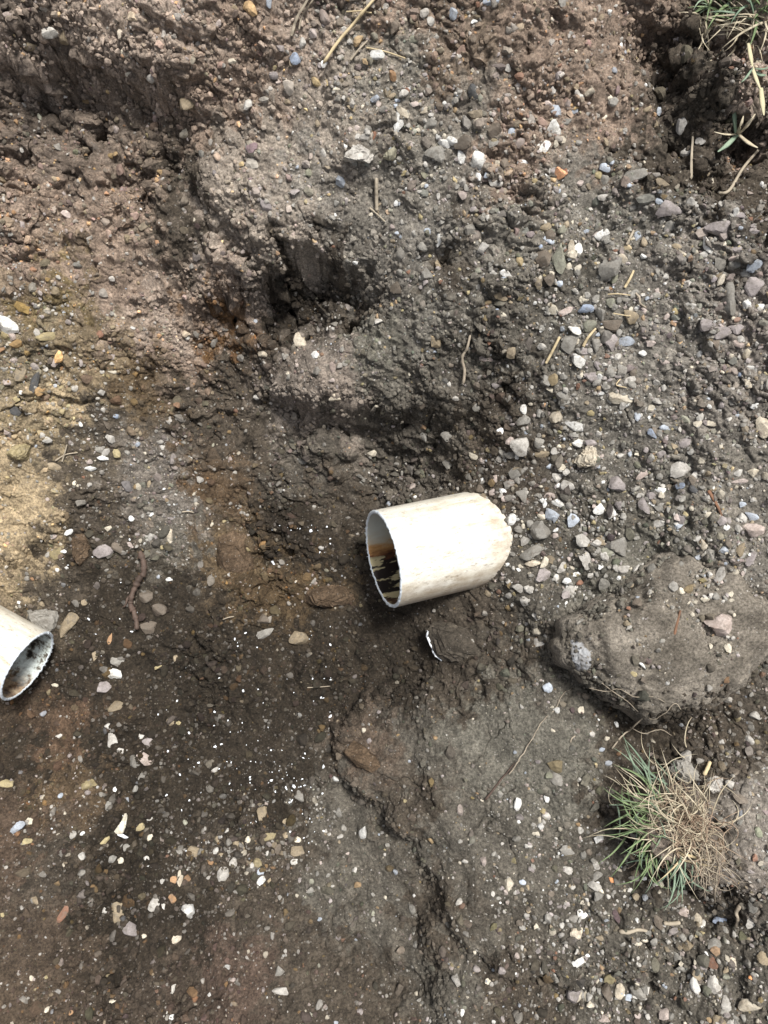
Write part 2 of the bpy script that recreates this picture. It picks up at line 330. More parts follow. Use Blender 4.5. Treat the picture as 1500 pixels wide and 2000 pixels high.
# ------------------------------------------------------------------ colours of the soil (dry grey, brown, yellow clay, damp dark; hollow shade and upper-bank light painted in)
G0 = (.295,.250,.203); G1 = (.137,.127,.103); G2 = (.104,.093,.075); G3 = (.068,.055,.041); DK = (.029,.0225,.0155); GD = (.092,.08,.064); YL = (.36,.28,.175); RB = (.25,.188,.143); LR = (.34,.272,.218)  # palest tones also paint extra light onto the upper bank
def c(a, b, q): return (a, b) + q
COLC = [c(50,60,LR),c(200,60,LR),c(350,60,LR),c(480,60,RB),c(60,170,(.07,.055,.043)),c(180,200,(.15,.118,.092)),c(120,300,(.16,.125,.098)),c(300,250,(.15,.118,.09)),c(250,380,RB),c(380,200,RB),c(60,420,RB),c(40,520,RB),c(350,330,G3),
 c(200,480,RB),c(350,480,G3),c(500,150,RB),c(520,300,G0),c(440,350,G0),c(450,420,G0),c(560,440,G0),c(650,250,G0),c(600,350,(.25,.225,.19)),c(250,560,RB),c(300,620,LR),c(420,560,LR),c(350,680,RB),c(590,560,DK),c(530,620,DK),c(430,640,(.12,.065,.028)),  # darkest tone in the central hollow is painted shade
 c(640,700,(.21,.178,.148)),c(580,760,(.21,.178,.148)),c(640,760,(.23,.19,.155)),c(720,680,G1),c(680,580,G3),c(700,480,(.2,.18,.15)),c(90,580,(.16,.12,.06)),c(60,700,(.18,.148,.10)),c(120,780,YL),c(190,730,(.19,.145,.09)),c(100,850,(.22,.175,.11)),c(20,920,YL),c(30,1000,YL),c(40,1080,YL),c(130,900,G3),
 c(210,820,G3),c(200,1000,G3),c(100,1150,G3),c(280,900,(.15,.131,.11)),c(320,980,(.15,.131,.11)),c(330,1060,G2),c(280,750,(.10,.07,.04)),c(380,820,G3),c(450,750,G3),c(400,950,(.09,.06,.035)),c(500,850,G3),c(600,900,GD),c(750,880,GD),
 c(850,860,GD),c(650,980,G3),c(550,1020,DK),c(640,1060,DK),c(150,1080,DK),c(200,1180,DK),c(350,1180,DK),c(520,1150,(.085,.058,.032)),c(450,1080,(.11,.078,.045)),c(600,1150,(.08,.055,.03)),c(470,1250,DK),c(600,1250,DK),c(750,1230,DK),c(330,1300,DK),
 c(150,1330,DK),c(200,1450,DK),c(120,1430,(.10,.065,.042)),c(60,1480,DK),c(420,1400,DK),c(560,1400,DK),c(640,1350,DK),c(300,1550,DK),c(450,1550,DK),c(560,1560,DK),c(120,1520,(.10,.07,.042)),c(30,1640,(.085,.06,.042)),
 c(100,1700,G3),c(250,1680,DK),c(230,1820,DK),c(380,1800,DK),c(450,1680,G3),c(550,1650,G3),c(100,1850,(.065,.048,.034)),c(50,1960,(.075,.055,.038)),c(300,1950,(.065,.05,.037)),c(450,1920,(.085,.06,.045)),c(560,1780,G3),
 c(620,1900,G3),c(650,1750,G2),c(700,1650,G2),c(760,1800,G2),c(700,1950,G3),c(650,1560,G2),c(720,1450,(.10,.075,.055)),c(740,1350,DK),c(800,1450,G2),c(830,1300,DK),c(900,1200,G3),c(880,1350,G3),c(930,1430,G1),c(1000,1400,G1),c(1080,1450,G1),c(1000,1520,G1),
 c(1100,1530,G1),c(950,1600,G2),c(800,1570,G3),c(850,1650,G2),c(1000,1680,G2),c(830,1780,G3),c(900,1900,G2),c(1000,1950,G3),c(1150,1750,G2),c(1250,1850,G2),c(1150,1650,G2),c(1200,1950,G2),c(1380,1900,G2),c(1450,1800,G2),
 c(1220,1520,G3),c(1280,1440,DK),c(1400,1460,G3),c(1450,1600,(.22,.195,.165)),c(1480,1700,(.22,.19,.16)),c(1430,1780,G3),c(1300,1690,DK),c(1200,1600,G3),c(1000,1280,G3),c(1080,1330,G2),c(1020,1180,G2),c(1100,1200,G2),c(950,1150,G3),  # shade under the boulder and below the grass painted dark
 c(1050,1080,G2),c(1200,1130,G1),c(1300,1060,G1),c(1450,1080,(.2,.18,.15)),c(1450,950,(.2,.18,.15)),c(1200,1000,G2),c(1300,900,(.15,.137,.115)),c(1200,850,(.15,.137,.115)),c(1400,800,(.19,.17,.145)),c(1300,700,(.2,.182,.155)),c(1450,650,(.2,.175,.15)),c(1100,650,(.15,.137,.115)),c(1000,650,G2),c(900,700,G2),c(950,800,G3),c(1000,950,G3),
 c(850,600,(.18,.165,.138)),c(820,480,(.2,.182,.155)),c(870,500,G3),c(1000,450,(.185,.168,.14)),c(1100,560,G2),c(1200,480,(.17,.155,.13)),c(1250,400,(.17,.155,.13)),c(1350,480,(.19,.17,.145)),c(1480,400,G3),c(1150,400,(.17,.155,.13)),c(1000,300,RB),c(900,300,(.2,.18,.15)),c(800,350,(.2,.18,.15)),c(780,150,(.22,.2,.165)),c(700,100,(.24,.21,.17)),
 c(900,100,(.17,.13,.095)),c(900,200,(.19,.165,.135)),c(1050,150,RB),c(1180,100,RB),c(1000,30,RB),c(1200,230,RB),c(1280,80,G3),c(1350,180,(.06,.05,.038)),c(1420,280,G3),c(1300,300,G3),c(1380,350,G3),c(1380,90,G3),c(1450,80,LR),c(1490,130,LR),c(1250,20,RB),c(600,60,LR),c(800,20,RB)]
COLW = [c(0, 0, (.2,.2,.2))]
def soil_colour(x, y):
    xx = x + .020 * fbm(x, y, .06, 301, 5, .62); yy = y + .020 * fbm(x, y, .06, 341, 5, .62)
    f_, e_, r_ = worley(x, y, .026, 901); xx = xx + (r_ - .5) * .05; yy = yy + (((r_ * 7.31) % 1) - .5) * .05
    f_, e_, r2 = worley(x, y, .009, 911); xx = xx + (r2 - .5) * .035; yy = yy + (((r2 * 7.31) % 1) - .5) * .035
    o = idw(COLC, xx, yy, 3.4, .016); m_ = .86 + .28 * ((r2 * 3.7 + r_ * 5.1) % 1); return [q * m_ for q in o]

# ------------------------------------------------------------------ materials
def newmat(name, rough=.95, spec=.2):
    m = bpy.data.materials.new(name); m.use_nodes = True; t = m.node_tree
    b = t.nodes['Principled BSDF']; b.inputs['Roughness'].default_value = rough; b.inputs['Specular IOR Level'].default_value = spec
    return m, t, b
def node(t, k, **kw):
    n = t.nodes.new(k)
    for a, v in kw.items():
        if a.startswith('i_'): n.inputs[a[2:].replace('_', ' ')].default_value = v
        else: setattr(n, a, v)
    return n
def noise(t, vec, sc, det=4, ro=.6):
    n = node(t, 'ShaderNodeTexNoise', i_Scale=sc, i_Detail=det, i_Roughness=ro); t.links.new(vec, n.inputs['Vector']); return n.outputs['Fac']
def ramp(t, fac, stops):
    r = t.nodes.new('ShaderNodeValToRGB'); t.links.new(fac, r.inputs[0]); e = r.color_ramp.elements
    while len(e) < len(stops): e.new(.5)
    for k, (p, cc) in enumerate(stops):
        e[k].position = p; e[k].color = tuple(cc) + (1,) if not isinstance(cc, (int, float)) else (cc, cc, cc, 1)
    return r.outputs[0]
def mix(t, f, a, b, mode='MIX'):
    m = t.nodes.new('ShaderNodeMix'); m.data_type = 'RGBA'; m.blend_type = mode
    for s, v in ((m.inputs[0], f), (m.inputs[6], a), (m.inputs[7], b)):
        if isinstance(v, bpy.types.NodeSocket): t.links.new(v, s)
        elif isinstance(v, (int, float)): s.default_value = v
        else: s.default_value = tuple(v) + (1,)
    return m.outputs[2]
def bump(t, b, h, strength, dist):
    n = node(t, 'ShaderNodeBump', i_Strength=strength, i_Distance=dist); t.links.new(h, n.inputs['Height']); t.links.new(n.outputs[0], b.inputs['Normal'])
def coords(t, kind='Object'):
    return t.nodes.new('ShaderNodeTexCoord').outputs[kind]

def soil_mat(name='soil', base=None):
    m, t, b = newmat(name, .93, .25)
    v = coords(t)
    if base is None:
        col = node(t, 'ShaderNodeAttribute', attribute_name='soil').outputs['Color']
    else:
        col = ramp(t, noise(t, v, 14, 5), [(.3, base[0]), (.7, base[1])])
    k1 = ramp(t, noise(t, v, 38, 6, .7), [(.3, .55), (.7, 1.5)])
    k2 = ramp(t, noise(t, v, 260, 4, .75), [(.32, .4), (.68, 1.7)])
    col = mix(t, 1.0, col, k1, 'MULTIPLY'); col = mix(t, 1.0, col, k2, 'MULTIPLY')
    # pale grit grains
    vo = node(t, 'ShaderNodeTexVoronoi', i_Scale=300.0); t.links.new(v, vo.inputs['Vector'])
    sep = t.nodes.new('ShaderNodeSeparateColor'); t.links.new(vo.outputs['Color'], sep.inputs[0])
    g1 = ramp(t, sep.outputs[0], [(.80, 0.0), (.83, 1.0)]); g2 = ramp(t, vo.outputs['Distance'], [(.22, 1.0), (.38, 0.0)])
    gf = mix(t, 1.0, g1, g2, 'MULTIPLY'); gf = mix(t, 1.0, gf, (.55, .55, .55), 'MULTIPLY')
    bw = t.nodes.new('ShaderNodeRGBToBW'); t.links.new(col, bw.inputs[0]); mg = node(t, 'ShaderNodeMapRange'); t.links.new(bw.outputs[0], mg.inputs[0]); mg.inputs[1].default_value = .015; mg.inputs[2].default_value = .12; mg.inputs[3].default_value = .25; gf = mix(t, 1.0, gf, mg.outputs[0], 'MULTIPLY')
    gc = ramp(t, sep.outputs[1], [(0, (.11,.09,.07)), (.5, (.22,.19,.155)), (1, (.60,.56,.50))])
    col2 = mix(t, gf, col, gc)
    t.links.new(col2, b.inputs['Base Color'])
    h = mix(t, .5, noise(t, v, 420, 5, .7), noise(t, v, 1300, 3, .7)); bump(t, b, h, 1.0, .0034)
    return m
SOIL = soil_mat()
BOULSOIL = soil_mat('boulder_soil', ((.125,.108,.085), (.27,.238,.195)))
CLODSOIL = soil_mat('clod_soil', ((.13,.105,.083), (.24,.20,.165)))
DARKSOIL = soil_mat('damp_clod_soil', ((.05,.042,.032), (.095,.08,.062)))
ROCKSOIL = soil_mat('soil_coated_rock', ((.075,.05,.03), (.15,.105,.068)))

def attr_mat(name, attr, rough=.8):
    m, t, b = newmat(name, rough, .35); v = coords(t)
    col = node(t, 'ShaderNodeAttribute', attribute_name=attr).outputs['Color']
    col = mix(t, 1.0, col, ramp(t, noise(t, v, 180, 5, .7), [(.3, .6), (.7, 1.35)]), 'MULTIPLY')
    t.links.new(col, b.inputs['Base Color']); bump(t, b, noise(t, v, 700, 4), .5, .001)
    return m
GRAVELM = attr_mat('gravel', 'tone', .75); CRUMBM = attr_mat('crumbs', 'tone', .95)

STONE = {  # base colour, second colour, colour word
 'w': ((.74,.73,.69), (.52,.49,.43), 'white'), 'p': ((.58,.52,.41), (.40,.33,.24), 'cream'), 'l': ((.47,.445,.40), (.33,.305,.27), 'light grey'),
 'g': ((.27,.255,.225), (.18,.165,.14), 'grey'), 'b': ((.42,.455,.50), (.29,.31,.34), 'bluish grey'), 'B': ((.28,.325,.40), (.19,.22,.28), 'blue'),
 't': ((.30,.24,.16), (.19,.15,.095), 'tan'), 'o': ((.34,.205,.11), (.24,.14,.075), 'orange-brown'), 'O': ((.80,.36,.16), (.68,.42,.27), 'bright orange'),
 'y': ((.35,.29,.16), (.23,.185,.10), 'yellowish'), 'n': ((.16,.13,.10), (.10,.08,.06), 'brown'), 'm': ((.34,.30,.285), (.235,.205,.195), 'mauve-grey'),
 'd': ((.085,.085,.085), (.05,.048,.045), 'dark'), 'e': ((.29,.285,.22), (.20,.195,.15), 'greenish grey'), 'r': ((.24,.125,.08), (.16,.085,.055), 'reddish brown'),
 'k': ((.43,.36,.32), (.32,.25,.21), 'pinkish')}
def stone_mat(key):
    a, b2, wd = STONE[key]
    m, t, b = newmat('stone_' + wd.replace(' ', '_').replace('-', '_'), .72, .35); v = coords(t)
    oi = t.nodes.new('ShaderNodeObjectInfo')
    off = t.nodes.new('ShaderNodeVectorMath'); off.operation = 'ADD'
    t.links.new(v, off.inputs[0])
    cmb = t.nodes.new('ShaderNodeCombineXYZ'); t.links.new(oi.outputs['Random'], cmb.inputs[0]); t.links.new(oi.outputs['Random'], cmb.inputs[2]); t.links.new(cmb.outputs[0], off.inputs[1])
    v = off.outputs[0]
    col = ramp(t, noise(t, v, 75, 5, .65), [(.3, b2), (.62, a)])
    col = mix(t, 1.0, col, ramp(t, noise(t, v, 420, 4, .7), [(.3, .72), (.7, 1.22)]), 'MULTIPLY')
    vr = ramp(t, oi.outputs['Random'], [(0, .78), (1, 1.12)]); col = mix(t, 1.0, col, vr, 'MULTIPLY')
    dirt = ramp(t, noise(t, v, 120, 5, .7), [(.50, 0.0), (.68, .7)])
    col = mix(t, dirt, col, (.14,.122,.098))
    t.links.new(col, b.inputs['Base Color']); bump(t, b, noise(t, v, 380, 5, .7), .55, .0014)
    return m
SM = {k_: stone_mat(k_) for k_ in STONE}

def plain(name, a, b2, sc=60, rough=.7, bmp=.3):
    m, t, b = newmat(name, rough, .3); v = coords(t)
    col = ramp(t, noise(t, v, sc, 5, .65), [(.3, a), (.7, b2)]); t.links.new(col, b.inputs['Base Color'])
    bump(t, b, noise(t, v, sc * 6, 3), bmp, .0008)
    return m
STRAW = plain('dry_straw', (.62,.50,.30), (.45,.36,.22)); GSTRAW = plain('weathered_straw', (.42,.36,.27), (.26,.22,.165))
PALEROOT = plain('pale_root', (.43,.365,.275), (.22,.18,.135)); BROOT = plain('brown_root', (.125,.085,.065), (.05,.035,.027)); RUST = plain('rusty_twig', (.22,.11,.06), (.12,.07,.045))
GREEN = plain('green_blade', (.10,.16,.065), (.25,.31,.16)); GREEN2 = plain('bluish_green_blade', (.12,.18,.12), (.28,.35,.25)); DRYB = plain('dry_blade', (.62,.55,.41), (.36,.30,.20)); ROOTM = plain('root_mass', (.26,.18,.125), (.42,.32,.23))
SHAV = plain('white_plastic_shaving', (.80,.84,.88), (.78,.80,.82), 60, .4); RIMM = plain('cut_plastic', (.76,.80,.83), (.60,.66,.70), 260, .5, .8)

# ------------------------------------------------------------------ object helpers
def link(o, parent=None):
    COL.objects.link(o)
    if parent: o.parent = parent
    return o
def tag(o, label=None, cat=None, group=None, kind=None):
    if label: o['label'] = label
    if cat: o['category'] = cat
    if group: o['group'] = group
    if kind: o['kind'] = kind
    return o
def raw_mesh(name, V, Fc, smooth=True, mat=None):
    """V (n,3), Fc (m,k) all faces with the same count"""
    me = bpy.data.meshes.new(name); V = np.asarray(V, np.float32); Fc = np.asarray(Fc, np.int32); k = Fc.shape[1]
    me.vertices.add(len(V)); me.vertices.foreach_set('co', V.ravel())
    me.loops.add(Fc.size); me.loops.foreach_set('vertex_index', Fc.ravel())
    me.polygons.add(len(Fc)); me.polygons.foreach_set('loop_start', np.arange(0, Fc.size, k, dtype=np.int32))
    try: me.polygons.foreach_set('loop_total', np.full(len(Fc), k, np.int32))
    except Exception: pass
    me.polygons.foreach_set('use_smooth', np.full(len(Fc), smooth)); me.update(calc_edges=True)
    if mat: me.materials.append(mat)
    return me
def set_col(me, name, C):
    a = me.color_attributes.new(name, 'FLOAT_COLOR', 'POINT')
    C = np.concatenate([np.asarray(C, np.float32), np.ones((len(C), 1), np.float32)], 1); a.data.foreach_set('color', C.ravel())

# ------------------------------------------------------------------ ground
XD = X + DXG; YD = Y + DYG
V = np.stack([XD.ravel(), YD.ravel(), H.ravel()], 1)
ny, nx = SH; ii = np.arange((ny - 1) * nx).reshape(ny - 1, nx)[:, :-1].ravel()
Fq = np.stack([ii, ii + 1, ii + nx + 1, ii + nx], 1)
me = raw_mesh('ground', V, Fq, True, SOIL)
CR, CG, CB = soil_colour(X, Y)
set_col(me, 'soil', np.stack([CR.ravel(), CG.ravel(), CB.ravel()], 1))
ground = link(bpy.data.objects.new('ground', me)); tag(ground, kind='structure')

# ------------------------------------------------------------------ rocks
def ico(sub):
    bm = bmesh.new(); bmesh.ops.create_icosphere(bm, subdivisions=sub, radius=1.0)
    V = np.array([v.co[:] for v in bm.verts]); Fc = np.array([[v.index for v in f.verts] for f in bm.faces]); bm.free(); return V, Fc
ICO = {s: ico(s) for s in (1, 2, 3, 4, 6)}
def rock_dirs(D, rng, planes=11, p=14):
    N = rng.normal(size=(planes, 3)); N /= np.linalg.norm(N, axis=1)[:, None]
    cc = rng.uniform(.62, 1.0, planes)
    Q = np.maximum(D @ N.T, 0) / cc
    r = (np.sum(Q ** p, 1) + .55 ** p) ** (-1 / p)
    V = D * r[:, None]
    V /= np.abs(V).max(0)[None]
    return V
def snoise3(V, f, s):
    return perlin(V[:, 0] * f + 7.3 * V[:, 2], V[:, 1] * f - 5.1 * V[:, 2] * f, 1.0, s)
def frame_at(p, ang, flat=.55):
    """axes of a stone lying at p: a along the photo direction ang, n off the ground"""
    n = normal_at(np.array([p[0]]), np.array([p[1]]))[0]; n /= np.linalg.norm(n)
    back = CAM - p; back /= np.linalg.norm(back); n = n * flat + back * (1 - flat); n /= np.linalg.norm(n)
    r = math.cos(ang) * R_ + math.sin(ang) * U_; a = r - n * (r @ n); a /= np.linalg.norm(a)
    b = np.cross(n, a); return a, b, n

